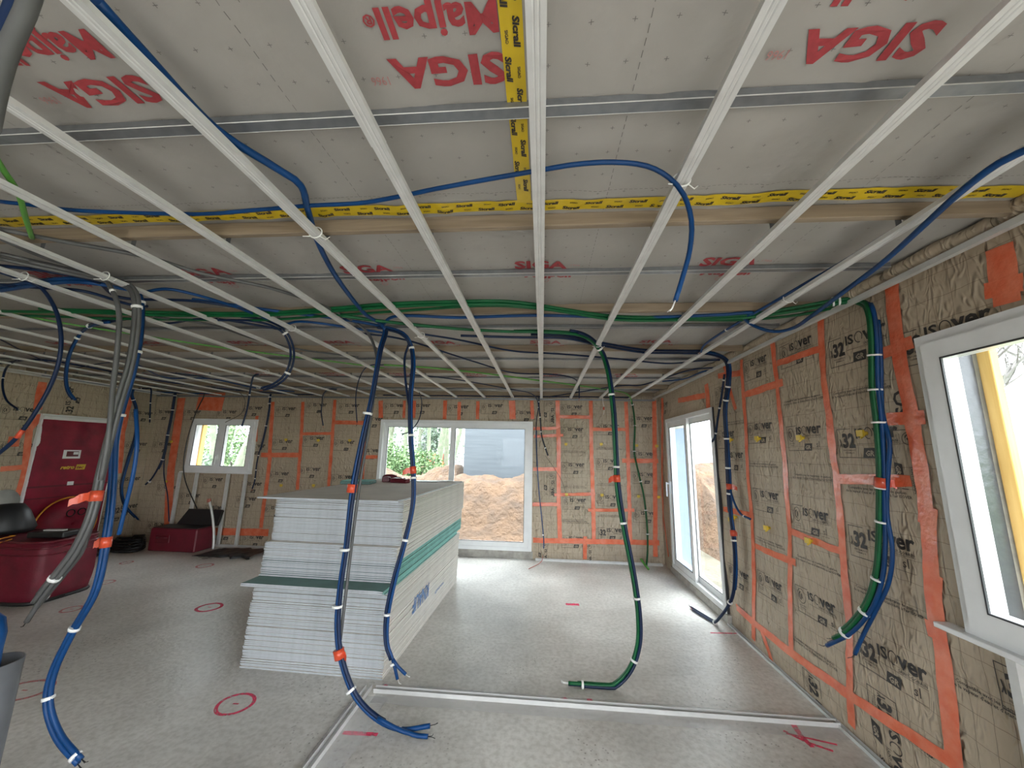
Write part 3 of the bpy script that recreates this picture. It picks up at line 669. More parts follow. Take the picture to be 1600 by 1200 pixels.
# right sliding door
d2 = struct_empty('door_2'); a, b, c, e = D2
mb = MB(); rect_frame(mb, rgt, a, b, c, e, .055, -.03, .09); part('door_frame', mb, M_pvc, d2)
mb = MB(); pbox(mb, rgt, a-.012, a, c, e, -.02, .02); part('edge_gasket', mb, M_gasket, d2)
s2 = sash('sliding_sash', rgt, a+.05, 5.36, c+.05, e-.05, .075, .03, .065, d2)
s1 = sash('sliding_sash', rgt, 5.28, b-.05, c+.05, e-.05, .085, -.016, .02, d2)
mb = MB(); mb.box((XR-.05, b-.05-.07, 1.14), (XR-.015, b-.05-.02, 1.32)); mb.box((XR-.09, b-.05-.055, 1.28), (XR-.05, b-.05-.035, 1.30)); mb.box((XR-.095, b-.05-.058, 1.10), (XR-.075, b-.05-.032, 1.31), bev=.004); part('door_handle', mb, M_pvc, s1)
mb = MB(); mb.box((XR-.035, D2[0]-.04, 0), (XR+.20, b+.06, c-.002), 0, bev=.004); part('cement_sill', mb, M_conc2, d2)
mb = MB()   # strip of printed protective film along the first pane
FP = Frame((XR+.028, 0, 0), (0, -1, 0), (0, 0, 1), (-1, 0, 0), lambda p: 0)
pbox(mb, rgt, 5.375, 5.93, .25, 2.10, .055, .0555, 0)
for i in range(13): put_text(mb, Frame((XR+.05, 0, 0), (0, -1, 0), (0, 0, 1), (-1, 0, 0), lambda p: 0), 'PVC', 0, 0, w=.06, hgt=.018, u0=-5.50, v0=.33+.14*i, rot=PI/2, m=1, h=0, res=1)
M_filmw, _N, _L, _b = new_mat('bluish_protective_film'); _t = _N.new('ShaderNodeBsdfTranslucent'); _t.inputs[0].default_value = (.74, .80, .90, 1); _p = _N.new('ShaderNodeMixShader'); _p.inputs[0].default_value = .5
_b.inputs['Base Color'].default_value = (.6, .7, .8, 1); _L.new(_t.outputs[0], _p.inputs[1]); _L.new(_b.outputs[0], _p.inputs[2]); _L.new(_p.outputs[0], _N['Material Output'].inputs[0])
part('protective_film', mb, [M_filmw, M_pinkink], s1)
# right window
w2 = struct_empty('window_1'); a, b, c, e = W2
mb = MB(); rect_frame(mb, rgt, a, b+.02, c, e, .065, -.035, .05); mb.box((XR-.07, a, c-.012), (XR+.02, b+.13, c+.012), bev=.003); part('window_frame', mb, M_pvc, w2)
sash('casement_sash', rgt, a+.64, b-.03, c+.05, e-.05, .085, -.06, .02, w2)
sash('casement_sash', rgt, a+.05, a+.64, c+.05, e-.05, .085, -.06, .02, w2)
mb = MB(); mb.prof(utrack(.048, .035), 'Z', 0.02, c-.012, (XR-.045, 1.83, 0)); part('support_stud', mb, M_galv, w2)
# small window
w1 = struct_empty('window_2'); a, b, c, e = W1
mb = MB(); rect_frame(mb, far, a, b, c, e, .05, -.035, .05); mb.box((a-.06, YF-.06, c-.014), (b+.01, YF, c+.008), bev=.003); part('window_frame', mb, M_pvc, w1)
mid = (a+b)/2-.03
sa = sash('casement_sash', far, a+.04, mid+.02, c+.04, e-.04, .075, -.055, .02, w1)
sb = sash('casement_sash', far, mid+.02, b-.04, c+.04, e-.04, .075, -.055, .02, w1)
mb = MB(); mb.box((mid-.005, YF-.085, c+.23), (mid+.03, YF-.055, c+.31)); mb.box((mid+.002, YF-.105, c+.14), (mid+.024, YF-.085, c+.29), bev=.004); part('window_handle', mb, M_pvc, sb)
for x in (-6.50, -6.17, -5.57, -5.235):
    mb = MB(); mb.prof(utrack(.048, .035), 'Z', 0.03, c-.014, (x, YF-.11, 0)); part('support_stud', mb, M_galv, w1)

# ---------------------------------------------------------------- plasterboard stack
LB, WB, TB = 2.25, 1.165, .0122
rotz = math.radians(-1.45)
def board_mesh(face, edge):
    mb = MB(); t = TB-.0004; tp_ = .0036
    # cross-section over the width with thinned long edges, extruded over the length
    sec = [(-WB, 0), (0, 0), (0, t-tp_), (-.05, t), (-WB+.05, t), (-WB, t-tp_)]
    n = len(sec); mb.add([(x, 0, z) for x, z in sec]+[(x, LB, z) for x, z in sec], [])
    b = 0
    fm = [0, 1, 0, 0, 0, 1]
    for i in range(n): mb.face([i, (i+1) % n, n+(i+1) % n, n+i], fm[i])
    mb.face([0, 1, 2, 3, 4, 5], 2); mb.face([n+5, n+4, n+3, n+2, n+1, n], 2)
    me = bpy.data.meshes.new('plasterboard'); me.from_pydata(mb.v, [], mb.f)
    for m in (face, edge, M_gyps): me.materials.append(m)
    me.polygons.foreach_set('material_index', mb.m); me.update(); return me
me_w = board_mesh(M_paperg, M_paper); me_g = board_mesh(M_dteal, M_teal)
z = 0.0; corner = V((-1.186, 3.09, 0))
def lay(me, label, group, y0, dx=0, jit=.005):
    global z
    o = bpy.data.objects.new('plasterboard', me); COL.objects.link(o)
    o.location = (corner.x+dx+random.uniform(-jit, jit)*.6+(y0-3.09)*.026, y0+random.uniform(-jit, jit)*1.3, z); o.rotation_euler = (0, 0, rotz)
    tag(o, label, 'plasterboard', group); z += TB+random.choice((0, 0, 0, .0016, .0026, .0006)); return o
gA = 'plasterboards of the lower block'
for i in range(47):
    lay(me_w, 'white plasterboard in the lower block of the stack, under the jutting green boards', gA, 3.095+(.006 if (i//4) % 2 else 0)+.0012*i*(i/60), -.001*i*0)
for i in range(3):
    lay(me_g, 'green moisture-resistant plasterboard jutting out from the front of the stack' + (', topmost of the jutting ones' if i == 2 else ', underneath the topmost jutting one'), 'jutting green plasterboards', 2.99+(0 if i else .03))
for i in range(20):
    if i < 11: lay(me_g, 'green-edged plasterboard in the middle block, set back above the jutting green boards', 'green-edged plasterboards of the middle block', 3.165+.001*i, .008)
    else: lay(me_w, 'white plasterboard at the top of the middle block, above the green-edged boards', 'white plasterboards of the middle block', 3.165+.001*i, .008)
for i in range(28):
    lay(me_w, 'white plasterboard in the upper block of the stack, below the loose top sheet', 'plasterboards of the upper block', 3.245+(.004 if (i//5) % 2 else 0), .012)
ztop = z
# top sheet, shifted to the left and with a broken corner
mb = MB(); cn = [(-2.37, 3.085), (-1.62, 3.085)]
for i in range(10): cn.append((-1.62+.05*i+random.uniform(-.006, .006), 3.085+.003*i+random.uniform(-.008, .008)))
cn += [(-1.19, 3.14), (-1.165, 3.23), (-1.16, 3.3), (-1.11, 5.34), (-2.31, 5.36)]
n = len(cn); mb.add([(x, y, ztop+.001) for x, y in cn]+[(x, y, ztop+.0135) for x, y in cn], []); mb.face(list(range(n))[::-1], 0); mb.face([n+i for i in range(n)], 0)
for i in range(n): mb.face([i, (i+1) % n, n+(i+1) % n, n+i], 1)
o = obj('plasterboard', mb, [M_paperg, M_gyps]); tag(o, 'grey-faced loose top sheet of the stack with a broken front corner', 'plasterboard')
# maker's name printed in blue across the board edges (upside down)
side = Frame((corner.x+.004, 3.09, 0), (-.0253*-1, 1, 0), (0, 0, 1), (1, 0, 0), lambda p: 0)
ua = V((math.sin(-rotz), math.cos(rotz), 0)); side.U = ua
mb = MB()
def side_text(mb, s, y, zc, wd, hh, m):
    vs, fs, W_ = glyphs(s, .03, 2, 0)
    F = side; mb.add([tuple(V((corner.x+.0035, 3.09, 0))+ua*(y-x*wd/W_)+V((.002, 0, zc-q*hh/.73))) for x, q in vs], fs, m)
side_text(mb, 'KNAUF', 1.02, .36, .46, .13, 0); side_text(mb, 'www.knauf.fr', 1.58, .20, .34, .03, 0)
stk_print = mb
t = bpy.data.objects.new('x', None); bpy.data.objects.remove(t)
pr = obj('edge_printing', mb, M_blueink)
# the print belongs to the boards it crosses: hang it on the one in the middle of the word
host = [o for o in COL.objects if o.name.startswith('plasterboard') and o.type == 'MESH'][22]
bpy.context.view_layer.update(); pr.parent = host; pr.matrix_parent_inverse = (Matrix.Translation(host.location) @ Matrix.Rotation(rotz, 4, 'Z')).inverted()

# tools on the stack
zt = ztop+.0137
def Mloc(x, y, zz, rz=0): return Matrix.Translation((x, y, zz)) @ Matrix.Rotation(rz, 4, 'Z')
p = V((-2.13, 4.55, zt)); t = thing('tablet_case', 'teal rimmed flat case lying on the stack behind the blue conduits', 'case', None, (p.x, p.y, zt))
mb = MB(); mb.box((-.23, -.13, 0), (.12, .13, .035), 0, Mloc(p.x-.03, p.y, zt, .15), .006); part('case_body', mb, M_dteal, t)
mb = MB(); mb.box((-.22, -.12, .0355), (.11, .12, .042), 0, Mloc(p.x-.03, p.y, zt, .15), .003); part('case_lid', mb, M_teal, t)
p = V((-1.98, 5.0, zt)); t = thing('cordless_driver', 'dark red cordless driver lying on its side on top of the stack', 'power tool', None, (p.x, p.y, zt))
mb = MB(); mb.tube([(p.x-.14, p.y+.02, zt+.045), (p.x-.10, p.y+.02, zt+.045), (p.x-.02, p.y+.03, zt+.045), (p.x+.04, p.y+.04, zt+.045)], [.02, .042, .044, .03], 14); part('motor_body', mb, M_redbox, t)
mb = MB(); mb.tube([(p.x+.03, p.y+.04, zt+.042), (p.x+.09, p.y+.05, zt+.04), (p.x+.11, p.y+.05, zt+.04)], [.018, .014, .006], 12); part('chuck', mb, M_black, t)
mb = MB(); mb.tube([(p.x-.06, p.y, zt+.04), (p.x-.03, p.y-.12, zt+.03)], [.024, .02], 12); part('handle', mb, M_black, t)
mb = MB(); mb.box((-.05, -.03, 0), (.05, .03, .065), 0, Mloc(p.x-.02, p.y-.15, zt, .2), .008); part('battery', mb, M_redbox, t)
p = V((-1.80, 4.75, zt)); mb = MB(); mb.box((-.12, -.05, 0), (.12, .05, .05), 0, Mloc(p.x, p.y+.05, zt, -.2), .01); mb.box((-.09, -.035, .05), (.06, .035, .058), 0, Mloc(p.x, p.y+.05, zt, -.2), .003)
tag(obj('tool_case', mb, M_redbox), 'small dark red tool case lying beside the driver on the stack', 'tool case')
p = V((-1.55, 5.1, zt)); mb = MB(); mb.box((-.26, -.1, 0), (.16, .14, .006), 0, Mloc(p.x, p.y, zt, .1), .002); tag(obj('clipboard', mb, M_black), 'thin black clipboard lying on the stack behind the dark conduit', 'clipboard')
mb = MB(); M_ = Mloc(p.x+.04, p.y+.03, zt+.0065, .25); mb.add([M_ @ V((x, y, .002+.012*max(0, x-.12)**1*4*(1 if x > .1 else 0))) for x in (-.2, -.05, .1, .2, .3) for y in (-.1, .1)]+[M_ @ V((x, y, .0+.012*max(0, x-.12)**1*4*(1 if x > .1 else 0))) for x in (-.2, -.05, .1, .2, .3) for y in (-.1, .1)],
    [[2*i, 2*i+1, 2*i+3, 2*i+2] for i in range(4)]+[[10+2*i, 10+2*i+2, 10+2*i+3, 10+2*i+1] for i in range(4)]); tag(obj('paper_sheet', mb, M_white), 'white sheet of paper on the clipboard on top of the stack', 'paper')

# ---------------------------------------------------------------- tracks lying on the floor, markings
p0, p1 = at(578, 1086, 'Z', .02), at(1312, 1141, 'Z', .0)
t = thing('floor_track', 'galvanised track on the floor crossing in front of the plasterboard stack', 'metal track', 'floor tracks for the partition', (p0.x, p0.y, 0))
mb = MB(); mb.prof(utrack(.042, .028), 'X', p0.x, XR-.03, (0, 2.955, .002)); part('u_profile', mb, M_galv, t)
t2 = thing('floor_track', 'galvanised track on the floor running towards the camera from the stack corner', 'metal track', 'floor tracks for the partition', (-1.24, 2.95, 0))
q1 = at(486, 1200, 'Z', .02)
mb = MB(); mb.prof(utrack(.042, .03), 'Y', 1.2, 2.98, (-1.235, 0, .002)); part('u_profile', mb, M_galv, t2)
def strip(mb, x0, x1, y0, y1, seed, axis='X'):
    n = int(abs((x1-x0) if axis == 'X' else (y1-y0))/.03); K = 5; vs = []
    for i in range(n+1):
        for k in range(K):
            if axis == 'X':
                x = x0+(x1-x0)*i/n; y = y0+(y1-y0)*k/(K-1)+(.012*noise.noise(V((i*.16, seed, k*.1))) if k in (0, K-1) else 0)
            else:
                y = y0+(y1-y0)*i/n; x = x0+(x1-x0)*k/(K-1)+(.012*noise.noise(V((i*.16, seed, k*.1))) if k in (0, K-1) else 0)
            vs.append((x, y, .0012+.004*abs(noise.noise(V((i*.3, k*.8, seed))))))
    mb.add(vs, [[i*K+k, i*K+k+1, (i+1)*K+k+1, (i+1)*K+k] for i in range(n) for k in range(K-1)], 0, True)
mb = MB(); strip(mb, p0.x+.02, XR-.05, 2.83, 3.05, 1); part('plastic_film_strip', mb, M_film, t)
mb = MB(); strip(mb, -1.30, -1.06, 1.2, 2.9, 4, 'Y'); part('plastic_film_strip', mb, M_film, t2)
def mark_ring(px, py, rx, ry, wdt, mt=None):
    c = at(px, py, 'Z', 0); mb = MB(); n = 40; P = []
    rx_ = (at(px+rx, py, 'Z', 0)-c).length; ry_ = (at(px, py-ry, 'Z', 0)-at(px, py+ry, 'Z', 0)).length/2
    for i in range(n+1):
        a = 2*PI*i/n; j = 1+.06*noise.noise(V((math.cos(a), math.sin(a), px)))
        for q in (0, wdt*1.9): P.append((c.x+math.cos(a)*(rx_-q)*j, c.y+math.sin(a)*(ry_-q)*j, .0012))
    mb.add(P, [[2*i, 2*i+1, 2*i+3, 2*i+2] for i in range(n)], 0); part('paint_mark', mb, mt or M_spray, floor)
    mb = MB(); mb.add([(c.x+dx, c.y+dy, .0012) for dx, dy in ((-.02, -.006), (.02, -.004), (.022, .008), (-.018, .006))], [[0, 1, 2, 3]]); part('paint_mark', mb, mt or M_spray, floor)
def mark_line(pts, wd, mt=None, z_=.0013):
    P = catmull([at(x, y, 'Z', 0) for x, y in pts], .01) if len(pts) > 2 else [at(*pts[0], 'Z', 0).lerp(at(*pts[1], 'Z', 0), i/12) for i in range(13)]
    mb = MB(); vs = []
    for i, p in enumerate(P):
        d = (P[min(i+1, len(P)-1)]-P[max(i-1, 0)]); nn = V((-d.y, d.x, 0)).normalized(); f = 1+.25*noise.noise(V((i*.5, wd*50, 1)))
        for s_ in (-.5, .5): q = p+nn*wd*s_*f; vs.append((q.x, q.y, z_))
    mb.add(vs, [[2*i, 2*i+1, 2*i+3, 2*i+2] for i in range(len(P)-1)]); part('paint_mark', mb, mt or M_spray, floor)
mark_ring(368, 1100, 29, 15, .012); mark_ring(327, 949, 19, 6, .016); mark_ring(38, 1079, 38, 12, .014, M_spray2)
mark_ring(112, 952, 14, 4, .012, M_spray2); mark_ring(320, 884, 12, 3, .014, M_spray2); mark_ring(165, 910, 12, 3, .012, M_spray2); mark_ring(198, 879, 8, 2, .012, M_spray2)
mark_line([(536, 1145), (590, 1148)], .03); mark_line([(593, 1080), (604, 1070)], .03); mark_line([(884, 944), (905, 945)], .06)
mark_line([(921, 1092), (923, 1101)], .035); mark_line([(872, 1096), (885, 1091)], .03); mark_line([(1110, 989), (1152, 990)], .02)
mark_line([(1224, 1142), (1262, 1160), (1302, 1174)], .02); mark_line([(1238, 1130), (1252, 1150), (1270, 1168)], .03); mark_line([(1228, 1146), (1308, 1164)], .016)
mark_ring(670, 872, 0.1, .1, .001)

# ---------------------------------------------------------------- conduits
WORDS = {}
def resolve(pts):
    out = []
    for q in pts:
        if isinstance(q, Vector): out.append(q)
        else: out.append(at(q[0], q[1], q[2], q[3]))
    return out
def frames(P):
    n = len(P); T = [(P[min(i+1, n-1)]-P[max(i-1, 0)]).normalized() for i in range(n)]
    up = V((0, 1, 0)) if abs(T[0].y) < .8 else V((0, 0, 1)); nx = T[0].cross(up).normalized(); F = []
    for i in range(n):
        nx = (nx-T[i]*nx.dot(T[i])).normalized(); F.append((nx, T[i].cross(nx)))
    return F
def project(p):
    q = p-V((0, 0, CAMZ)); d = q.dot(fwd)
    return 800+FPX*q.dot(cR)/d, 600-FPX*q.dot(cU)/d
def along(P, b):
    """curve position (0..1) of a spot seen in the photograph"""
    if not isinstance(b, tuple): return b
    best = min(range(len(P)), key=lambda i: math.dist(project(P[i]), b) if (P[i]-V((0, 0, CAMZ))).dot(fwd) > .05 else 1e9)
    return best/(len(P)-1)
def clampz(P, r):
    # never through floor or membrane
    return [V((min(max(p.x, XL+.06+r), XR-.018-r), min(p.y, YF-.02-r), min(max(p.z, r+.003), ZM-.012-r))) for p in P]
def bundle(name, label, cat, group, pts, strands, bands=(), flags=(), r=.0115, fray=(), strand_part='conduit', ends=True, bw=.016):
    """strands: list of (offset_x, offset_y, material, t0, t1). bands: curve positions 0..1 of white ties; flags: (t, side, size)"""
    pts = resolve(pts)
    if 2.40 < pts[0].z < 2.63 and not label.startswith(('blue conduit hanging just','short conduit ending','short blue','dark blue conduit forming')): pts = [V((pts[0].x, pts[0].y, 2.668))]+pts
    P = catmull(pts, .03); P = clampz(P, r); F = frames(P); n = len(P); base = P[-1]
    bands = [along(P, b) for b in bands]; flags = [(along(P, f[0]), f[1], f[2]) for f in flags]; strands = [(s[0], s[1], s[2], along(P, s[3]), along(P, s[4])) for s in strands]
    t = thing(name, label, cat, group, tuple(P[0]))
    wid = max([abs(s[0]) for s in strands]+[0]); 
    for (ox, oy, m, t0, t1) in strands:
        i0, i1 = int(t0*(n-1)), int(t1*(n-1)); Q = []
        for i in range(i0, i1+1):
            k = 1+.10*math.sin(i*.21+ox*300)+.10*math.sin(i*.13+oy*200)
            wob = .0015*math.sin(i*.17+ox*90)
            Q.append(P[i]+F[i][0]*(ox*k+wob)+F[i][1]*(oy*k))
        Q = clampz(Q, r*.9)
        if len(Q) < 2: continue
        mb = MB(); mb.tube(Q, r, 8, 0); c_ = part(strand_part, mb, m, t)
        if ends and t1 >= .99:
            e = Q[-1]; d = (Q[-1]-Q[-3]).normalized() if len(Q) > 3 else V((0, 0, -1)); mb = MB(); rnd = random.Random(int(abs(e.x*1e4)))
            for w_ in range(2):
                s1 = V((rnd.uniform(-1, 1), rnd.uniform(-1, 1), rnd.uniform(-.2, 1)))*.018
                mb.tube(clampz([e-d*.01, e+d*.03+s1*.3, e+d*.045+s1], .0025), .0018, 5)
            part('wire_end', mb, [M_black, M_white, M_wire][rnd.randrange(3)], c_)
    for b_ in bands:
        i = min(n-2, max(1, int(b_*(n-1)))); act = [s for s in strands if s[3] <= b_ <= s[4]]
        R_ = r+max([math.hypot(s[0], s[1]) for s in act]+[0])+.0015
        d = (P[i+1]-P[i-1]).normalized(); mb = MB(); mb.tube([P[i]-d*bw*.5, P[i]+d*bw*.5], R_, 12); part('cable_tie', mb, M_white, t)
    for (f_, sx, sz) in flags:
        i = min(n-2, max(1, int(f_*(n-1)))); d = (P[i+1]-P[i-1]).normalized(); act = [s for s in strands if s[3] <= f_ <= s[4]]
        R_ = r+max([math.hypot(s[0], s[1]) for s in act]+[0])+.002
        mb = MB(); mb.tube([P[i]-d*.028, P[i]+d*.028], R_, 12)
        rt = V((sx, -.15, 0)).normalized()*sz; A = P[i]+rt.normalized()*R_*.6; vs = []
        K = 6
        for k in range(K+1):
            s_ = k/K; c = A+rt*s_+V((0, -.3*abs(sz)*s_*s_, -.4*abs(sz)*s_*s_)); hh = .026*(1-.25*s_)+.004*math.sin(k*2.1)
            vs += [c-V((0, 0, 1))*hh, c+V((0, 0, 1))*hh, c+V((0, .0012, 0))+V((0, 0, 1))*hh, c+V((0, .0012, 0))-V((0, 0, 1))*hh]
        mb.add(vs, [[4*k+a_, 4*k+(a_+1) % 4, 4*(k+1)+(a_+1) % 4, 4*(k+1)+a_] for k in range(K) for a_ in range(4)]+[[4*K+a_ for a_ in range(4)]]); part('tape_flag', mb, M_otape, t)
    return t
Z1 = 2.672
G_ = 'conduit bundles hanging from the ceiling'
B, DB, GR_, LG, GY = M_blue, M_dblue, M_green, M_lgreen, M_grey
# big left bundle: blue part
Y1 = 2.06
bundle('conduit_bundle', 'thick bundle of blue conduits hanging at left, orange tape low on it, reaching the floor', 'conduits', G_,
       [(0, 452, 'Z', Z1), (110, 438, 'Z', Z1), (190, 448, 'Z', Z1+.01), (217, 462, 'Y', 2.05), (218, 520, 'Y', Y1), (207, 580, 'Y', Y1), (190, 640, 'Y', Y1), (180, 690, 'Y', Y1), (176, 760, 'Y', Y1), (168, 830, 'Y', Y1), (150, 920, 'Y', Y1),
        (112, 990, 'Y', Y1), (84, 1050, 'Y', Y1), (76, 1100, 'Y', Y1), (92, 1150, 'Y', Y1), (125, 1190, 'Y', Y1)],
       [(-.010, 0, B, 0, 1), (.011, .004, B, 0, 1), (.0, -.012, DB, .1, .985)], bands=((217, 474), (206, 552), (183, 650), (115, 980), (78, 1095), (121, 1186)), flags=(((164, 850), -1, .035),), r=.0125)
bundle('conduit', 'single blue conduit looping beside the thick left bundle, rejoining it above its orange tape', 'conduit', None,
       [(212, 640, 'Y', 2.02), (214, 690, 'Y', 1.99), (208, 740, 'Y', 2.0), (194, 800, 'Y', 2.02), (186, 835, 'Y', 2.03)], [(0, 0, B, 0, 1)], r=.0105, ends=False)
# big left bundle: grey part
bundle('conduit_bundle', 'bundle of grey conduits at left, flagged with orange tape, sweeping down to the left', 'conduits', G_,
       [(0, 400, 'Z', Z1), (90, 420, 'Z', Z1), (170, 438, 'Z', Z1+.01), (206, 452, 'Y', 1.95), (214, 490, 'Y', 1.96), (206, 560, 'Y', 1.97), (186, 630, 'Y', 1.97), (170, 690, 'Y', 1.97), (158, 740, 'Y', 1.97), (151, 775, 'Y', 1.96),
        (140, 815, 'Y', 1.95), (118, 860, 'Y', 1.95), (92, 895, 'Y', 1.95), (64, 930, 'Y', 1.95), (38, 970, 'Y', 1.95)],
       [(-.013, .003, GY, 0, .955), (.012, 0, GY, 0, 1), (0, .014, GY, .05, .97), (0, -.012, GY, .2, .9)], bands=((213, 480), (85, 902)), flags=(((151, 772), -1, .09),), r=.0115)
bundle('conduit', 'lone grey conduit dropping from the ceiling left of the thick bundle', 'conduit', None,
       [(0, 372, 'Z', Z1), (60, 398, 'Z', Z1), (120, 418, 'Z', Z1), (158, 432, 'Z', Z1), (176, 455, 'Y', 1.86), (186, 490, 'Y', 1.87), (183, 550, 'Y', 1.88), (176, 610, 'Y', 1.88), (170, 680, 'Y', 1.88), (158, 750, 'Y', 1.9)], [(0, 0, GY, 0, 1)], r=.0125, bands=(.35,), ends=False)
bundle('conduit_bundle', 'loose grey conduits fanning out under the orange tape at left, behind the sweeping ones', 'conduits', G_,
       [(153, 765, 'Y', 1.99), (150, 785, 'Y', 2.0), (136, 830, 'Y', 2.02), (124, 862, 'Y', 2.03), (104, 888, 'Y', 2.02), (82, 915, 'Y', 2.0), (52, 950, 'Y', 2.0)],
       [(-.020, 0, GY, 0, .75), (.012, 0, GY, 0, 1), (.026, .01, GY, 0, .9)], bands=(.93,), r=.0105)
# centre bundle with orange tape
Y2 = 2.62
bundle('conduit_bundle', 'blue and grey conduits in front of the stack, forked at the floor, two orange tapes', 'conduits', G_,
       [(150, 0, 'Z', 2.70), (222, 80, 'Z', 2.705), (335, 200, 'Z', 2.69), (430, 262, 'Z', 2.69), (470, 290, 'Z', 2.69), (482, 330, 'Z', 2.69), (500, 385, 'Z', 2.665), (530, 440, 'Z', 2.66), (570, 490, 'Z', 2.655), (600, 512, 'Y', 2.74),
        (592, 550, 'Y', 2.68), (580, 620, 'Y', 2.64), (562, 700, 'Y', Y2), (549, 770, 'Y', Y2), (540, 850, 'Y', Y2), (530, 920, 'Y', Y2), (526, 980, 'Y', Y2), (532, 1030, 'Y', Y2), (552, 1085, 'Y', Y2), (585, 1122, 'Y', 2.60), (625, 1140, 'Y', 2.58), (672, 1134, 'Y', 2.6)],
       [(0, 0, B, 0, 1), (.018, .002, DB, (600, 515), (600, 1130))], bands=((571, 648), (539, 861), (528, 950), (546, 1080), (622, 1139)), flags=(((550, 760), -1, .012), ((531, 1020), 1, .04)), r=.0135)
bundle('conduit', 'short blue conduit end branching off the forked centre bundle by the floor', 'conduit', None,
       [(590, 1122, 'Y', 2.56), (622, 1140, 'Y', 2.55), (645, 1148, 'Y', 2.55), (668, 1162, 'Y', 2.55)], [(0, 0, B, 0, 1)], r=.0125)
bundle('conduit', 'grey conduit crossing the ceiling from the left and following the centre bundle down', 'conduit', None,
       [(0, 358, 'Z', Z1), (100, 378, 'Z', Z1), (230, 402, 'Z', Z1), (320, 428, 'Z', Z1), (430, 452, 'Z', Z1), (520, 485, 'Z', Z1), (570, 515, 'Z', Z1), (586, 545, 'Y', 2.8), (588, 580, 'Y', 2.72), (578, 660, 'Y', 2.68), (562, 760, 'Y', 2.68), (548, 860, 'Y', 2.67), (540, 930, 'Y', 2.66), (532, 1000, 'Y', 2.65)], [(0, 0, GY, 0, 1)], r=.011)
# second centre bundle
Y3 = 2.98
bundle('conduit_bundle', 'pair of dark blue conduits hanging in front of the stack corner, looped near its top', 'conduits', G_,
       [(300, 470, 'Z', Z1), (420, 486, 'Z', Z1), (533, 500, 'Z', Z1), (600, 512, 'Z', Z1), (630, 522, 'Z', Z1), (642, 540, 'Y', 3.06), (646, 570, 'Y', 3.03), (642, 620, 'Y', 3.0), (642, 680, 'Y', Y3), (646, 740, 'Y', Y3), (645, 790, 'Y', 2.96), (632, 850, 'Y', 2.95), (618, 900, 'Y', 2.94), (605, 960, 'Y', 2.93), (604, 1005, 'Y', 2.93), (612, 1030, 'Y', 2.93), (620, 1062, 'Y', 2.93)],
       [(.008, 0, B, 0, 1), (-.011, 0, DB, .3, .975)], bands=((642, 545), (641, 683), (646, 746), (633, 846), (604, 962), (614, 1037)), flags=(((645, 733), -1, .06),), r=.0115)
bundle('conduit', 'dark blue conduit forming the left side of the loop above the stack', 'conduit', None,
       [(640, 535, 'Y', 3.06), (632, 560, 'Y', 3.05), (634, 600, 'Y', 3.02), (640, 640, 'Y', 3.0)], [(0, 0, DB, 0, 1)], r=.010, ends=False)
bundle('conduit', 'short blue conduit tip curling right beside the stack corner', 'conduit', None,
       [(614, 1030, 'Y', 2.90), (622, 1042, 'Y', 2.9), (634, 1054, 'Y', 2.9)], [(0, 0, B, 0, 1)], r=.011)
# green bundle
Y4 = 3.2
bundle('conduit_bundle', 'green and dark blue conduits curving down to the floor track in mid room', 'conduits', G_,
       [(533, 490, 'Z', Z1), (600, 500, 'Z', Z1), (700, 510, 'Z', Z1), (790, 516, 'Z', Z1), (860, 517, 'Z', Z1), (910, 523, 'Z', Z1), (937, 545, 'Y', 3.3), (950, 580, 'Y', 3.26), (958, 640, 'Y', 3.22), (962, 700, 'Y', Y4), (965, 760, 'Y', Y4), (976, 830, 'Y', Y4), (990, 900, 'Y', Y4), (998, 960, 'Y', Y4), (997, 1010, 'Y', Y4), (980, 1052, 'Y', 3.19), (945, 1078, 'Y', 3.18), (888, 1081, 'Y', 3.18)],
       [(-.012, 0, GR_, 0, 1), (.012, .004, DB, (890, 520), 1), (0, -.014, GR_, (800, 516), .99), (.002, .014, DB, (900, 522), .985)], bands=((937, 545), (957, 618), (963, 728), (973, 825), (993, 937), (990, 1035), (909, 1079)), flags=(((964, 750), -1, .055),), r=.0125)
# loops in the near field
bundle('conduit', 'long blue conduit waving across the ceiling beside the yellow tape, its end hanging free', 'conduit', None,
       [(0, 315, 'Z', 2.70), (60, 322, 'Z', 2.69), (130, 330, 'Z', 2.69), (300, 334, 'Z', 2.69), (400, 328, 'Z', 2.69), (480, 322, 'Z', 2.69), (560, 318, 'Z', 2.69), (620, 308, 'Z', 2.69), (680, 295, 'Z', 2.69), (760, 280, 'Z', 2.69), (830, 268, 'Z', 2.69), (900, 257, 'Z', 2.69), (960, 254, 'Z', 2.685), (1010, 260, 'Z', 2.68), (1045, 278, 'Z', 2.655),
        (1068, 305, 'Y', 1.20), (1080, 345, 'Y', 1.2), (1078, 390, 'Y', 1.2), (1068, 430, 'Y', 1.2), (1056, 470, 'Y', 1.2)], [(0, 0, B, 0, 1)], r=.0085)
bundle('conduit', 'blue conduit entering at top right and running straight to the ceiling junction', 'conduit', None,
       [(1640, 205, 'Z', 2.66), (1560, 262, 'Z', 2.665), (1480, 315, 'Z', 2.67), (1400, 358, 'Z', 2.67), (1320, 408, 'Z', 2.67), (1250, 448, 'Z', 2.67), (1200, 477, 'Z', 2.67), (1165, 497, 'Z', 2.67), (1120, 525, 'Z', 2.67), (1100, 540, 'Z', 2.665), (1095, 550, 'Z', 2.64)], [(0, 0, B, 0, 1)], r=.0095, bands=(.78,))
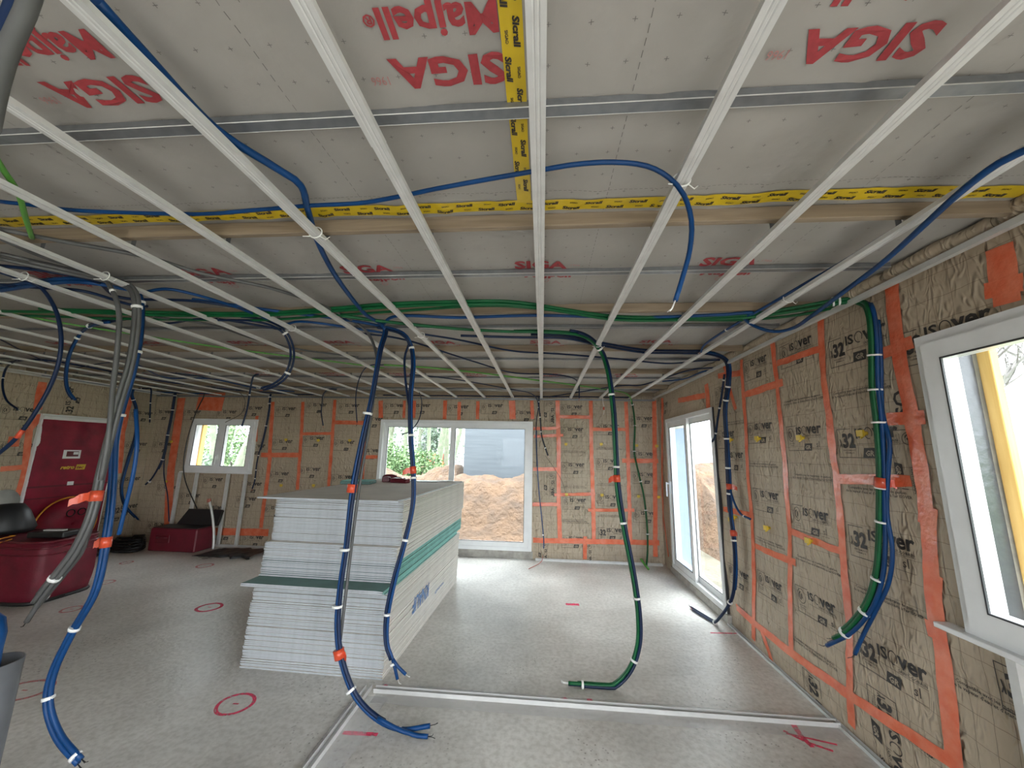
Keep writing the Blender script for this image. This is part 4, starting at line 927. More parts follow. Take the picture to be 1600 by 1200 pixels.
bundle('conduit', 'thicker blue conduit sagging below the right furring rails in a long loop', 'conduit', None,
       [(1640, 215, 'Z', 2.62), (1560, 255, 'Z', 2.622), (1500, 300, 'Z', 2.615), (1440, 355, 'Z', 2.60), (1380, 410, 'Z', 2.59), (1320, 455, 'Z', 2.58), (1270, 492, 'Z', 2.575), (1240, 512, 'Z', 2.57), (1210, 518, 'Z', 2.59), (1180, 510, 'Z', 2.63), (1162, 496, 'Z', 2.665), (1175, 488, 'Z', 2.672), (1120, 492, 'Z', 2.675), (1000, 496, 'Z', 2.675), (850, 493, 'Z', 2.675), (720, 496, 'Z', 2.675), (620, 494, 'Z', 2.675), (596, 512, 'Z', 2.67)], [(0, 0, B, 0, 1)], r=.0115)
# right wall bundle
XW = 1.895
bundle('conduit_bundle', 'thick green and blue conduit bundle hanging on the right wall left of the window', 'conduits', G_,
       [(0, 482, 'Z', 2.676), (150, 486, 'Z', 2.676), (300, 490, 'Z', 2.676), (420, 489, 'Z', 2.676), (520, 483, 'Z', 2.678), (620, 475, 'Z', 2.68), (720, 472, 'Z', 2.68), (800, 473, 'Z', 2.68), (880, 484, 'Z', 2.676), (960, 495, 'Z', 2.674), (1060, 497, 'Z', 2.674), (1160, 493, 'Z', 2.674), (1240, 482, 'Z', 2.676), (1310, 470, 'Z', 2.676), (1345, 468, 'Z', 2.67),
        (1360, 485, 'X', XW), (1366, 530, 'X', XW), (1367, 600, 'X', XW), (1373, 660, 'X', XW), (1377, 720, 'X', XW), (1378, 780, 'X', XW), (1378, 850, 'X', XW), (1372, 905, 'X', XW-.01), (1355, 950, 'X', XW-.03), (1325, 985, 'X', XW-.05), (1290, 1004, 'X', XW-.07)],
       [(-.018, .004, GR_, 0, .985), (.0, .013, GR_, .04, .99), (.004, -.014, DB, (1350, 470), 1), (.020, .003, B, (1356, 480), 1)], bands=((1298, 472), (1317, 470), (1365, 556), (1367, 612), (1370, 658), (1376, 765), (1378, 817), (1374, 909), (1352, 955), (1322, 987)), flags=(((1377, 752), 1, .07),), r=.0115, bw=.010)
bundle('conduit', 'green conduit lying along the second batten from the left side to mid ceiling', 'conduit', None,
       [(0, 492, 'Z', 2.668), (200, 498, 'Z', 2.668), (400, 500, 'Z', 2.668), (533, 492, 'Z', 2.668), (650, 484, 'Z', 2.668), (780, 478, 'Z', 2.668), (900, 488, 'Z', 2.668), (1000, 497, 'Z', 2.668), (1150, 500, 'Z', 2.668), (1250, 492, 'Z', 2.67), (1330, 474, 'Z', 2.67)], [(0, 0, GR_, 0, 1)], r=.010, ends=False)
bundle('conduit', 'blue conduit hanging just behind the thick right wall bundle, ending in a bright blue tip', 'conduit', None,
       [(1372, 500, 'X', 1.915), (1376, 560, 'X', 1.915), (1378, 640, 'X', 1.915), (1390, 690, 'X', 1.9), (1388, 740, 'X', 1.9), (1386, 800, 'X', 1.9), (1394, 860, 'X', 1.9), (1388, 910, 'X', 1.9), (1370, 950, 'X', 1.88), (1350, 990, 'X', 1.87), (1336, 1022, 'X', 1.86)], [(0, 0, B, 0, 1)], r=.0105)
# bundle by the right sliding door
bundle('conduit_bundle', 'dark blue conduit bundle on the right wall beside the sliding door, curling at its foot', 'conduits', G_,
       [(720, 522, 'Z', Z1), (800, 525, 'Z', Z1), (880, 526, 'Z', Z1), (930, 536, 'Z', Z1), (1000, 548, 'Z', Z1), (1066, 550, 'Z', Z1), (1110, 552, 'Z', Z1), (1136, 566, 'X', 1.88), (1138, 600, 'X', 1.88), (1133, 640, 'X', 1.88), (1136, 700, 'X', 1.88), (1139, 760, 'X', 1.88), (1141, 800, 'X', 1.88), (1147, 850, 'X', 1.88), (1148, 900, 'X', 1.88), (1142, 938, 'X', 1.86), (1120, 970, 'X', 1.80), (1100, 985, 'X', 1.74), (1080, 983, 'X', 1.68)],
       [(-.012, 0, DB, 0, .99), (.012, .003, DB, .1, 1), (0, .014, B, (1100, 552), (1145, 920)), (0, -.013, DB, (1100, 552), (1141, 800))], bands=((1137, 607), (1134, 626), (1136, 690), (1137, 729), (1139, 772), (1146, 845), (1141, 940), (1116, 974)), flags=(((1139, 760), 1, .05), ((1145, 832), 1, .02)), r=.0115)
bundle('conduit', 'short conduit ending in loose cables beside the top corner of the right sliding door', 'conduit', None,
       [(1132, 585, 'X', 1.87), (1127, 620, 'X', 1.87), (1122, 650, 'X', 1.87), (1118, 680, 'X', 1.87), (1113, 690, 'X', 1.87)], [(0, 0, DB, 0, 1)], r=.011, bands=(.1, .5, .85))
bundle('conduit', 'blue conduit branching to the right under the orange flag on the door bundle', 'conduit', None,
       [(1141, 765, 'X', 1.88), (1147, 785, 'X', 1.89), (1157, 803, 'X', 1.90), (1172, 811, 'X', 1.90)], [(0, 0, B, 0, 1)], r=.0105, ends=False, bands=(.8,))
# far wall bundles
YW = 6.47
bundle('conduit_bundle', 'green and blue conduits running down the far wall near the right corner', 'conduits', G_,
       [(600, 570, 'Z', Z1), (700, 577, 'Z', Z1), (800, 589, 'Z', Z1), (900, 602, 'Z', Z1), (950, 609, 'Z', Z1), (980, 616, 'Z', Z1), (988, 632, 'Y', YW), (992, 665, 'Y', YW), (991, 705, 'Y', YW), (998, 740, 'Y', YW), (1006, 775, 'Y', YW), (1011, 820, 'Y', YW), (1012, 860, 'Y', YW), (1010, 884, 'Y', YW-.1)],
       [(0, 0, LG, 0, 1), (.015, .0, DB, (988, 628), 1), (-.014, 0, GR_, (988, 628), 1)], bands=((988, 632), (993, 665), (991, 706), (1002, 751), (1008, 797), (1012, 833)), r=.0105)
t = thing('conduit_offcut', 'bright green conduit end leaning at the foot of the far right corner', 'conduit', None, tuple(at(1005, 880, 'Y', 6.3)))
P = clampz([at(1001, 873, 'Y', 6.3), at(1008, 883, 'Y', 6.25), at(1014, 891, 'Y', 6.2)], .014); mb = MB(); mb.tube(P, .016, 10); part('tube', mb, M_lgreen, t)
bundle('conduit_bundle', 'dark conduits and thin cables hanging on the far wall right of the big door', 'conduits', G_,
       [(640, 585, 'Z', Z1), (720, 594, 'Z', Z1), (790, 607, 'Z', Z1), (830, 615, 'Z', Z1), (841, 632, 'Y', YW), (838, 660, 'Y', YW), (838, 700, 'Y', YW), (841, 760, 'Y', YW), (847, 820, 'Y', YW), (849, 850, 'Y', YW), (847, 872, 'Y', YW)],
       [(0, 0, DB, 0, .72), (0, .006, B, .6, .97)], bands=(.52, .93), r=.008)
bundle('conduit', 'dark cable with white ties ending halfway up beside the big door', 'conduit', None,
       [(842, 632, 'Y', 6.44), (844, 655, 'Y', 6.44), (846, 680, 'Y', 6.44), (852, 700, 'Y', 6.44), (856, 712, 'Y', 6.44)], [(0, 0, DB, 0, 1), (.006, 0, M_black, .3, 1)], r=.009, bands=(.1, .35, .6, .9))
bundle('cable', 'thin dark cable wandering over the far wall to a yellow spacer', 'cable', None,
       [(852, 712, 'Y', 6.46), (866, 732, 'Y', 6.48), (878, 752, 'Y', 6.49), (884, 770, 'Y', 6.49)], [(0, 0, M_black, 0, 1)], r=.003, ends=False, strand_part='sheath')
bundle('cable', 'thin pink and grey cable curling on the floor by the big door', 'cable', None,
       [(848, 868, 'Y', 6.46), (847, 876, 'Z', .03), (840, 882, 'Z', .012), (826, 889, 'Z', .01)], [(0, 0, M_wire, 0, 1)], r=.0045, ends=False, strand_part='sheath')
bundle('conduit', 'short dark conduit dropping from the ceiling in front of the far wall, right of centre', 'conduit', None,
       [(560, 520, 'Z', Z1), (640, 533, 'Z', Z1), (740, 565, 'Z', Z1), (800, 582, 'Z', Z1), (860, 585, 'Z', Z1), (893, 590, 'Z', Z1), (904, 600, 'Y', 5.3), (905, 622, 'Y', 5.3)], [(0, 0, DB, 0, 1)], r=.009)
bundle('cable', 'thin cable end with a red tag on top of the far wall', 'cable', None,
       [(942, 628, 'Y', 6.45), (944, 638, 'Y', 6.45), (943, 648, 'Y', 6.45)], [(0, 0, M_white, 0, 1)], r=.004, flags=((.7, -1, .02),), strand_part='sheath', ends=False)
# conduits on top of the furrings, centre and right
bundle('conduit', 'dark blue conduit winding over the furrings from the centre to the door bundle', 'conduit', None,
       [(660, 522, 'Z', Z1), (720, 532, 'Z', Z1), (800, 548, 'Z', Z1), (870, 553, 'Z', Z1), (960, 560, 'Z', Z1), (1040, 568, 'Z', Z1), (1090, 564, 'Z', Z1), (1125, 562, 'Z', Z1)], [(0, 0, DB, 0, 1)], r=.009, ends=False)
bundle('conduit', 'dark blue conduit over the furrings in front of the right door, lower run', 'conduit', None,
       [(860, 620, 'Z', Z1), (960, 604, 'Z', Z1), (1000, 602, 'Z', Z1), (1040, 590, 'Z', Z1), (1080, 578, 'Z', Z1), (1120, 574, 'Z', Z1), (1134, 572, 'Z', Z1)], [(0, 0, DB, 0, 1)], r=.0095, ends=False)
bundle('conduit', 'dark blue conduit over the furrings ending above the right door', 'conduit', None,
       [(1035, 596, 'Z', Z1), (1070, 592, 'Z', Z1), (1100, 580, 'Z', Z1), (1130, 577, 'Z', Z1)], [(0, 0, B, 0, 1)], r=.0095, ends=False)
bundle('conduit', 'dark blue conduit resting along the top of the far wall', 'conduit', None,
       [(600, 618, 'Z', Z1), (700, 619, 'Z', Z1), (800, 620, 'Z', Z1), (900, 620, 'Z', Z1), (985, 622, 'Z', Z1)], [(0, 0, DB, 0, 1)], r=.010, ends=False)
# conduits at left on top of the furrings
def left_run(label, pts, m, r=.010):
    return bundle('conduit', label, 'conduit', 'conduits lying over the left furrings', pts, [(0, 0, m, 0, 1)], r=r, ends=False)
left_run('dark blue conduit curving over the left furrings towards the centre, uppermost of the blue ones', [(220, 458, 'Z', Z1), (260, 452, 'Z', Z1), (310, 462, 'Z', Z1), (370, 480, 'Z', Z1), (440, 505, 'Z', Z1), (480, 503, 'Z', Z1), (600, 520, 'Z', Z1)], B)
left_run('dark blue conduit at far left running behind the thick bundle', [(0, 415, 'Z', Z1), (80, 425, 'Z', Z1), (150, 440, 'Z', Z1), (190, 465, 'Z', Z1), (300, 470, 'Z', Z1), (400, 485, 'Z', Z1)], DB)
left_run('dark blue conduit at far left, lower of the two behind the thick bundle', [(0, 445, 'Z', Z1), (60, 450, 'Z', Z1), (130, 455, 'Z', Z1), (200, 475, 'Z', Z1), (230, 478, 'Z', Z1)], DB)
left_run('green conduit crossing the left furrings diagonally, thin', [(0, 486, 'Z', Z1), (100, 505, 'Z', Z1), (240, 527, 'Z', Z1), (360, 545, 'Z', Z1), (480, 560, 'Z', Z1), (600, 575, 'Z', Z1)], LG, .008)
left_run('grey conduit crossing the left furrings behind the double loop', [(240, 495, 'Z', Z1), (330, 508, 'Z', Z1), (400, 530, 'Z', Z1), (480, 548, 'Z', Z1), (560, 558, 'Z', Z1)], GY, .009)
left_run('dark blue conduit winding near the left wall over the furrings', [(0, 568, 'Z', Z1), (60, 562, 'Z', Z1), (130, 572, 'Z', Z1), (220, 590, 'Z', Z1), (300, 602, 'Z', Z1), (400, 612, 'Z', Z1), (500, 618, 'Z', Z1)], DB, .011)
left_run('dark conduit crossing above the small far window', [(215, 570, 'Z', Z1), (260, 590, 'Z', Z1), (330, 592, 'Z', Z1), (400, 606, 'Z', Z1), (460, 612, 'Z', Z1)], B)
left_run('dark blue conduit bowing towards the left wall', [(0, 585, 'Z', Z1), (100, 593, 'Z', Z1), (170, 606, 'Z', Z1), (240, 612, 'Z', Z1), (340, 616, 'Z', Z1)], B, .013)
left_run('thin dark cable snaking over the left furrings', [(0, 530, 'Z', Z1), (60, 560, 'Z', Z1), (110, 575, 'Z', Z1), (180, 566, 'Z', Z1), (240, 580, 'Z', Z1), (300, 586, 'Z', Z1), (370, 600, 'Z', Z1)], DB, .007)
left_run('thin dark conduit hooked over the furrings left of the double loop', [(150, 508, 'Z', Z1), (210, 498, 'Z', Z1), (260, 505, 'Z', Z1), (330, 498, 'Z', Z1), (440, 515, 'Z', Z1)], DB, .009)
bundle('conduit_bundle', 'two dark blue conduits in a loop hanging below the furrings left of the stack', 'conduits', G_,
       [(330, 497, 'Z', Z1), (400, 500, 'Z', Z1), (440, 515, 'Z', 2.65), (455, 540, 'Y', 2.86), (456, 565, 'Y', 2.86), (446, 588, 'Y', 2.86), (428, 602, 'Y', 2.86), (410, 608, 'Y', 2.86)], [(-.013, 0, DB, 0, 1), (.013, 0, DB, .2, 1)], bands=(.52, .82), r=.009)
bundle('conduit', 'slim black conduit dropping in front of the small window', 'conduit', None,
       [(404, 585, 'Z', 2.66), (396, 588, 'Y', 4.6), (391, 610, 'Y', 4.6), (386, 640, 'Y', 4.6), (378, 666, 'Y', 4.6)], [(0, 0, DB, 0, 1)], r=.011, bands=(.45,))
bundle('cable', 'thin cable looping over the top of the small window', 'cable', None,
       [(365, 608, 'Z', 2.64), (382, 622, 'Y', 5.4), (378, 645, 'Y', 5.4), (352, 660, 'Y', 5.4)], [(0, 0, M_black, 0, 1)], r=.004, strand_part='sheath', ends=False)
bundle('conduit_bundle', 'dark conduits with white ties hanging right of the small window', 'conduits', G_,
       [(421, 626, 'Y', 6.45), (420, 640, 'Y', 6.45), (415, 668, 'Y', 6.45), (410, 690, 'Y', 6.45), (402, 720, 'Y', 6.45), (398, 750, 'Y', 6.45), (394, 764, 'Y', 6.45)], [(0, 0, DB, 0, 1), (.012, .0, DB, 0, .6)], bands=(.05, .12, .35, .66, .8, .9), r=.011)
bundle('conduit_bundle', 'dark conduits hanging in the left corner, bound with white ties', 'conduits', G_,
       [(272, 625, 'Y', 6.40), (268, 650, 'Y', 6.40), (262, 680, 'Y', 6.4), (255, 715, 'Y', 6.4), (240, 745, 'Y', 6.4), (228, 758, 'Y', 6.4)], [(-.012, 0, DB, 0, 1), (.012, 0, DB, 0, .8)], bands=(.05, .2, .45, .72, .95), r=.013)
bundle('conduit', 'dark conduit running down to the floor in the left corner of the far wall', 'conduit', None,
       [(258, 700, 'Y', 6.45), (256, 740, 'Y', 6.45), (262, 775, 'Y', 6.45), (264, 815, 'Y', 6.46)], [(0, 0, DB, 0, 1)], r=.009)
bundle('conduit_bundle', 'black conduit bundle curving down the left wall to a yellow fitting', 'conduits', G_,
       [(206, 618, 'X', -7.20), (213, 640, 'X', -7.2), (212, 680, 'X', -7.2), (200, 720, 'X', -7.2), (190, 760, 'X', -7.2), (196, 790, 'X', -7.2), (215, 812, 'X', -7.2)], [(-.014, 0, DB, 0, .98), (.014, 0, B, 0, 1), (0, .015, DB, 0, .9)], bands=(.1,), r=.014)
bundle('conduit', 'short dark conduit with white ties between the left corner and the black bundle', 'conduit', None,
       [V((-7.1, 6.0, 2.674)), V((-6.95, 6.0, 2.674)), (236, 608, 'Y', 6.0), (235, 630, 'Y', 6.0), (234, 660, 'Y', 6.0)], [(0, 0, DB, 0, 1)], r=.011, bands=(.1, .6, .95))
bundle('conduit', 'dark cable hanging beside the small window down to the red box', 'conduit', None,
       [(318, 620, 'Y', 6.35), (304, 650, 'Y', 6.4), (290, 700, 'Y', 6.44), (288, 745, 'Y', 6.43), (308, 795, 'Y', 6.42)], [(0, 0, M_black, 0, 1)], r=.009, ends=False)
bundle('conduit', 'blue conduit in a wide loop at far left, hanging towards the lower left', 'conduit', None,
       [(0, 425, 'Z', 2.66), (30, 435, 'Z', 2.655), (62, 448, 'Y', 1.93), (85, 480, 'Y', 1.95), (95, 520, 'Y', 1.97), (93, 560, 'Y', 1.98), (80, 600, 'Y', 2.0), (55, 645, 'Y', 2.0), (25, 685, 'Y', 2.0), (-10, 715, 'Y', 2.0)], [(0, 0, DB, 0, 1)], r=.0105, flags=((.86, 1, .02),), ends=False)
bundle('conduit_bundle', 'two dark blue conduits hanging in a hook at upper left, with frayed ends', 'conduits', G_,
       [(190, 500, 'Z', Z1), (150, 505, 'Z', 2.66), (127, 520, 'Y', 2.86), (110, 550, 'Y', 2.86), (103, 585, 'Y', 2.86), (106, 610, 'Y', 2.86), (117, 626, 'Y', 2.86)], [(-.009, 0, DB, 0, .98), (.009, 0, B, .1, 1)], bands=(.35, .6), r=.010)
bundle('conduit', 'dark conduit curl with a frayed end at the far left edge', 'conduit', None,
       [(30, 560, 'Z', 2.655), (10, 575, 'Y', 4.2), (4, 600, 'Y', 4.2), (10, 625, 'Y', 4.2), (28, 640, 'Y', 4.2)], [(0, 0, DB, 0, 1)], r=.011, bands=(.7,))
bundle('conduit', 'short green conduit piece hanging down at the left edge in front of the wooden batten', 'conduit', None,
       [(-20, 225, 'Z', 2.70), (5, 265, 'Z', 2.69), (28, 300, 'Z', 2.672), (40, 340, 'Z', 2.665), (50, 372, 'Z', 2.66)], [(0, 0, M_lgreen, 0, 1)], r=.010, ends=False)
bundle('conduit', 'dark grey conduit very close to the camera in the upper left corner', 'conduit', None,
       [(58, -40, 'Y', .42), (38, 20, 'Y', .42), (15, 70, 'Y', .42), (-5, 130, 'Y', .42), (-20, 200, 'Y', .42)], [(-.018, 0, M_dblue, 0, 1), (0, 0, GY, 0, 1)], r=.013, ends=False)
bundle('conduit', 'thin dark conduit in front of the far wall left of the centre bundle', 'conduit', None,
       [(600, 570, 'Z', Z1), (575, 572, 'Z', 2.66), (562, 590, 'Y', 4.3), (556, 620, 'Y', 4.3), (558, 660, 'Y', 4.3)], [(0, 0, DB, 0, 1)], r=.006)
bundle('cable', 'thin brown cable looping beside the dark pair above the stack', 'cable', None,
       [(655, 612, 'Z', 2.66), (659, 630, 'Y', 5.0), (655, 655, 'Y', 5.0), (642, 673, 'Y', 5.0), (628, 679, 'Y', 5.0)], [(0, 0, M_dblue, 0, 1)], r=.007, ends=False, strand_part='sheath')
bundle('conduit', 'short dark conduit hanging from the ceiling above the left part of the stack', 'conduit', None,
       [V((-3.40, 5.9, 2.674)), V((-3.53, 5.9, 2.674)), (505, 616, 'Y', 5.9), (503, 630, 'Y', 5.9), (502, 645, 'Y', 5.9), (505, 665, 'Y', 5.9)], [(0, 0, DB, 0, 1), (.01, 0, M_grey, 0, .6)], r=.009)
def knot(px, py, label):
    c = at(px, py, 'Z', ZC-.004); c.x = round((c.x+.0193)/.5)*.5-.0193; mb = MB(); mb.tube([c+V((math.cos(a_)*.03, 0, .018+math.sin(a_)*.026)) for a_ in [2*PI*i/16 for i in range(17)]], .003, 6)
    mb.tube([c+V((.02, 0, 0)), c+V((.045, .01, -.012)), c+V((.06, .015, .004))], .0022, 5); mb.tube([c+V((-.02, 0, 0)), c+V((-.05, -.012, -.006))], .0022, 5)
    tag(obj('cable_tie', mb, M_white), label, 'cable tie', 'white cable ties on the furring rails')
for q in [(453, 516, 'white cable tie on the furring above the double blue loop'), (934, 541, 'white cable tie on the furring where the green bundle drops'), (1062, 288, 'white cable tie on the furring where the long blue conduit turns down'),
          (34, 436, 'white cable tie on a furring at far left above the wide blue loop'), (152, 436, 'white cable tie on the furring where the thick left bundle drops'), (494, 369, 'white cable tie on the furring beside the near blue conduit'),
          (640, 527, 'white cable tie on the furring above the looped dark pair'), (402, 583, 'white cable tie on the furring holding the slim black conduit'), (1225, 471, 'white cable tie at the blue conduit junction on the right')]: knot(*q)
# ---------------------------------------------------------------- yellow spacers on the insulation
def spacer(F, px, py, parent):
    u, v = F.uv(px, py); c = F.pt(u, v, 0); n = F.N; mb = MB()
    mb.tube([c, c+n*.035], .012, 8); a = F.U*.024; b = V((0, 0, 1))*.019
    P = [c+n*.03+a*s1+b*s2+n*d for s1 in (-1, 1) for s2 in (-1, 1) for d in (0, .012)]
    mb.add(P, [[0,1,3,2], [4,6,7,5], [0,4,5,1], [2,3,7,6], [0,2,6,4], [1,5,7,3]]); mb.tube([c+n*.005+V((0, 0, -.004)), c+n*.04+V((.0, 0, -.03))], .006, 6)
    part('yellow_spacer_clip', mb, M_yel, parent)
for q in [(884, 694), (939, 694), (994, 696), (1025, 697), (885, 772), (940, 773), (997, 775), (1028, 776), (449, 687), (499, 688), (548, 688), (441, 758), (492, 758), (262, 752), (270, 690)]: spacer(FF, *q, wall_far)
for q in [(1145, 687), (1190, 685), (1257, 684), (1354, 677), (1150, 808), (1203, 825), (1272, 845), (1145, 812)]: spacer(FR, *q, wall_right)

# ---------------------------------------------------------------- blower door in the left doorway
dl = struct_empty('door_3'); a, b, c, e = DL
mb = MB(); rect_frame(mb, lambda u, v, d: (XL+d, u, v), a-.02, b+.02, c, e+.02, .05, -.05, .045); part('door_frame', mb, M_pvc, dl)
mb = MB(); n, k = 30, 50; FBD = Frame((XL+.05, 0, 0), (0, 1, 0), (0, 0, 1), (1, 0, 0), lambda p: .012*math.sin(p.y*19+.6*math.sin(p.z*3))*min(1, max(0, (p.z-1.5)*3))+.008*noise.noise(V((p.y*5, p.z*5, 2))))
sheet(mb, FBD, a, b, .03, e-.05, .035, []); sheet(mb, FBD, a, b, .03, e-.05, .035, [], 0, -.004)
u, v = FBD.uv(100, 703); pw, ph = .22, .13
put_rect(mb, FBD, u, v-ph, u+pw, v, m=1, h=.004); put_rect(mb, FBD, u+.04, v-ph+.03, u+pw-.03, v-.02, m=3, h=.006); put_rect(mb, FBD, u+.12, v-.07, u+pw-.035, v-.03, m=1, h=.008)
u, v = FBD.uv(94, 732); put_text(mb, FBD, 'retro', u, v-.01, w=.17, hgt=.055, m=2, h=.006, bold=.04, shear=.3)
put_rect(mb, FBD, u+.185, v-.025, u+.31, v+.055, m=2, h=.005, skew=.01); put_text(mb, FBD, 'tec', u+.20, v-.008, w=.095, hgt=.045, m=0, h=.007, bold=.03, shear=.3)
u, v = FBD.uv(107, 755); put_rect(mb, FBD, u-.02, v-.03, u+.06, v+.025, m=1, h=.006)
put_rect(mb, FBD, a, v-.04, b, v-.015, m=3, h=.005); put_rect(mb, FBD, a, v-.20, b, v-.185, m=3, h=.005)
t = thing('blower_door', 'red fabric blower door panel with yellow lettering closing the left doorway', 'blower door', None, (XL, 5.45, 0))
part('fabric_panel', mb, [M_redfab, M_white, M_yel, M_redbox], t)
mb = MB(); mb.box((XL+.046, a-.02, e-.06), (XL+.085, b+.02, e-.01), bev=.005); part('top_bar', mb, M_pvc, t)
fc = V((XL+.03, 5.45, .50)); mb = MB(); mb.lathe([(.02, .20), (.18, .22), (.30, .20), (.36, .12), (.37, 0)], fc, 32, 0, 0); part('fan_hood', mb, M_redfab, t)
mb = MB(); mb.tube([fc+V((.10, math.cos(i/40*2*PI)*.39, math.sin(i/40*2*PI)*.39)) for i in range(-5, 28)], .011, 8); part('yellow_cable_ring', mb, M_orcab, t)
mb = MB()
for dy in (-.07, .07): mb.tube([fc+V((.225, dy+math.cos(i/14*2*PI)*.05, .17+math.sin(i/14*2*PI)*.05)) for i in range(15)], .007, 6)
part('hood_cord', mb, M_black, t)
# red bag in front of it
c = at(35, 900, 'Z', .2); bx, by = -5.87, 4.18
t = thing('tool_bag', 'big dark red soft bag standing on the floor at the left edge', 'bag', None, (bx, by, 0))
mb = MB(); n = 12; vs = []; H = .62
for j in range(9):
    zz = H*j/8; bul = 1+.05*math.sin(j/8*PI)
    for i in range(28):
        a_ = 2*PI*i/28; cx_ = math.copysign(abs(math.cos(a_))**.35, math.cos(a_))*.52*bul; cy_ = math.copysign(abs(math.sin(a_))**.35, math.sin(a_))*.30*bul
        vs.append((bx+cx_+.01*noise.noise(V((cx_*6, cy_*6, zz*6))), by+cy_, zz+.01))
mb.add(vs, [[j*28+i, j*28+(i+1) % 28, (j+1)*28+(i+1) % 28, (j+1)*28+i] for j in range(8) for i in range(28)], 0, True); mb.face([8*28+i for i in range(28)], 0); mb.face([i for i in range(28)][::-1], 0)
part('bag_body', mb, M_redbox if False else mat('dark_red_bag_fabric', (.15, .004, .018), .6, var=.2, nscale=6, bump=.4, bscale=8, bdist=.02), t)
def ringpts(f, zz): return [(bx+math.copysign(abs(math.cos(a_))**.35, math.cos(a_))*.52*f, by+math.copysign(abs(math.sin(a_))**.35, math.sin(a_))*.30*f, zz) for a_ in [2*PI*i/40 for i in range(41)]]
mb = MB(); mb.tube(ringpts(1.02, .57), .012, 6); mb.tube(ringpts(1.03, .50), .010, 6); mb.tube(ringpts(1.0, .63), .014, 6); part('zip_band', mb, M_redbox, t)
mb = MB(); mb.tube(ringpts(1.005, .02), .02, 6); part('base_piping', mb, M_black, t)
z0 = .635
t = thing('black_case', 'open black case with a grey bar on top of the dark red bag', 'case', None, (-5.55, 4.15, z0))
mb = MB(); mb.box((-.17, -.12, 0), (.2, .12, .06), 0, Mloc(-5.60, 4.15, z0+.012, .2), .01); part('case_body', mb, M_black, t)
mb = MB(); mb.box((-.08, -.05, .061), (.13, .0, .075), 0, Mloc(-5.60, 4.15, z0+.012, .2), .004); part('grey_bar', mb, M_trimw, t)
bundle('cable', 'thin orange cord draped over the front of the dark red bag', 'cable', None, [V((-5.95, 4.0, .665)), V((-5.8, 3.95, .68)), V((-5.85, 3.85, .66)), V((-6.0, 3.84, .58)), V((-5.9, 3.84, .60)), V((-5.76, 3.9, .66))], [(0, 0, M_orcab, 0, 1)], r=.004, strand_part='sheath', ends=False)
mb = MB(); mb.lathe([(.0, 0), (.22, 0), (.24, .05), (.16, .24), (.10, .32), (0, .33)], (-6.35, 4.22, z0+.012), 20); tag(obj('hood', mb, M_black), 'black rounded hood on the dark red bag at the left edge of the photo', 'cover')
# wall-hung white disc left of the blower door
u, v = FL.uv(4, 785); mb = MB(); mb.lathe([(0, .02), (.16, .02), (.17, 0)], FL.pt(u, v, .01), 24, 0, 0)
mb.v = [tuple(q) for q in mb.v]; tag(obj('duct_cover', mb, mat('grey_membrane_disc', (.36, .36, .33), .6)), 'pale round membrane patch on the left wall above the red bag', 'cover')
# red box with black lid
c = V((-5.98, 6.22, 0)); t = thing('tool_box', 'dark red tool box with open black lid on the floor under the small window', 'tool box', None, tuple(c))
mb = MB(); mb.box((-.42, -.20, 0.005), (.40, .16, .36), 0, Mloc(c.x, c.y, 0, .0), .015); part('box_body', mb, mat('dark_red_case', (.14, .008, .02), .45), t)
mb = MB(); mb.box((-.30, -.215, .14), (-.05, -.2, .26), 0, Mloc(c.x, c.y, 0), .005); mb.tube([(c.x-.27, c.y-.22, .22), (c.x-.18, c.y-.25, .235), (c.x-.08, c.y-.22, .22)], .01, 8); part('handle', mb, M_redbox, t)
mb = MB(); mb.add([(c.x+q[0], c.y+q[1], q[2]) for q in [(-.30, .12, .36), (.44, .12, .36), (.44, .17, .36), (-.30, .17, .36), (-.16, .17, .62), (.46, .17, .62), (.46, .22, .60), (-.16, .22, .60)]],
    [[0,1,5,4], [1,2,6,5], [2,3,7,6], [3,0,4,7], [4,5,6,7], [3,2,1,0]]); mb.box((c.x-.40, c.y-.18, .362), (c.x+.38, c.y+.10, .372)); part('lid', mb, M_black, t)
# things lying on the floor along the walls
mb = MB()
for i in range(5):
    mb.tube([(-6.83+math.cos(a_)*(.34-.03*i), 6.0+math.sin(a_)*(.20-.02*i)+.03*i, .03+.03*i+.012*math.sin(a_*3+i)) for a_ in [2*PI*j/26 for j in range(27)]], .02, 6)
mb.tube([(-6.95, 6.1, .03), (-6.8, 6.15, .2), (-6.6, 6.12, .22), (-6.5, 6.0, .02)], .016, 6)
tag(obj('cable_coil', mb, M_black), 'heap of black cable coiled on the floor left of the red tool box', 'cable coil')
mb = MB(); vs = []; n, k = 26, 10
for j in range(k+1):
    for i in range(n+1):
        x = -5.45+.98*i/n; y = 5.86+.45*j/k+.10*noise.noise(V((i*.3, 7, 0)))*(1 if j in (0, k) else .4); hh = .05*abs(noise.noise(V((i*.22, j*.4, 3))))*min(1, i/6)*min(1, j/2, (k-j)/2)+.006+.03*min(1, i/10)
        vs.append((x+(.12*(j/k) if i == 0 else 0), y, hh))
m_ = len(vs); vs += [(x, y, .002) for x, y, _ in vs]
mb.add(vs, [[j*(n+1)+i, j*(n+1)+i+1, (j+1)*(n+1)+i+1, (j+1)*(n+1)+i] for j in range(k) for i in range(n)]+
       [[i, m_+i, m_+i+1, i+1] for i in range(n)], 0, True); tag(obj('tarpaulin', mb, M_black), 'crumpled black tarpaulin lying on the floor left of the stack', 'tarpaulin')
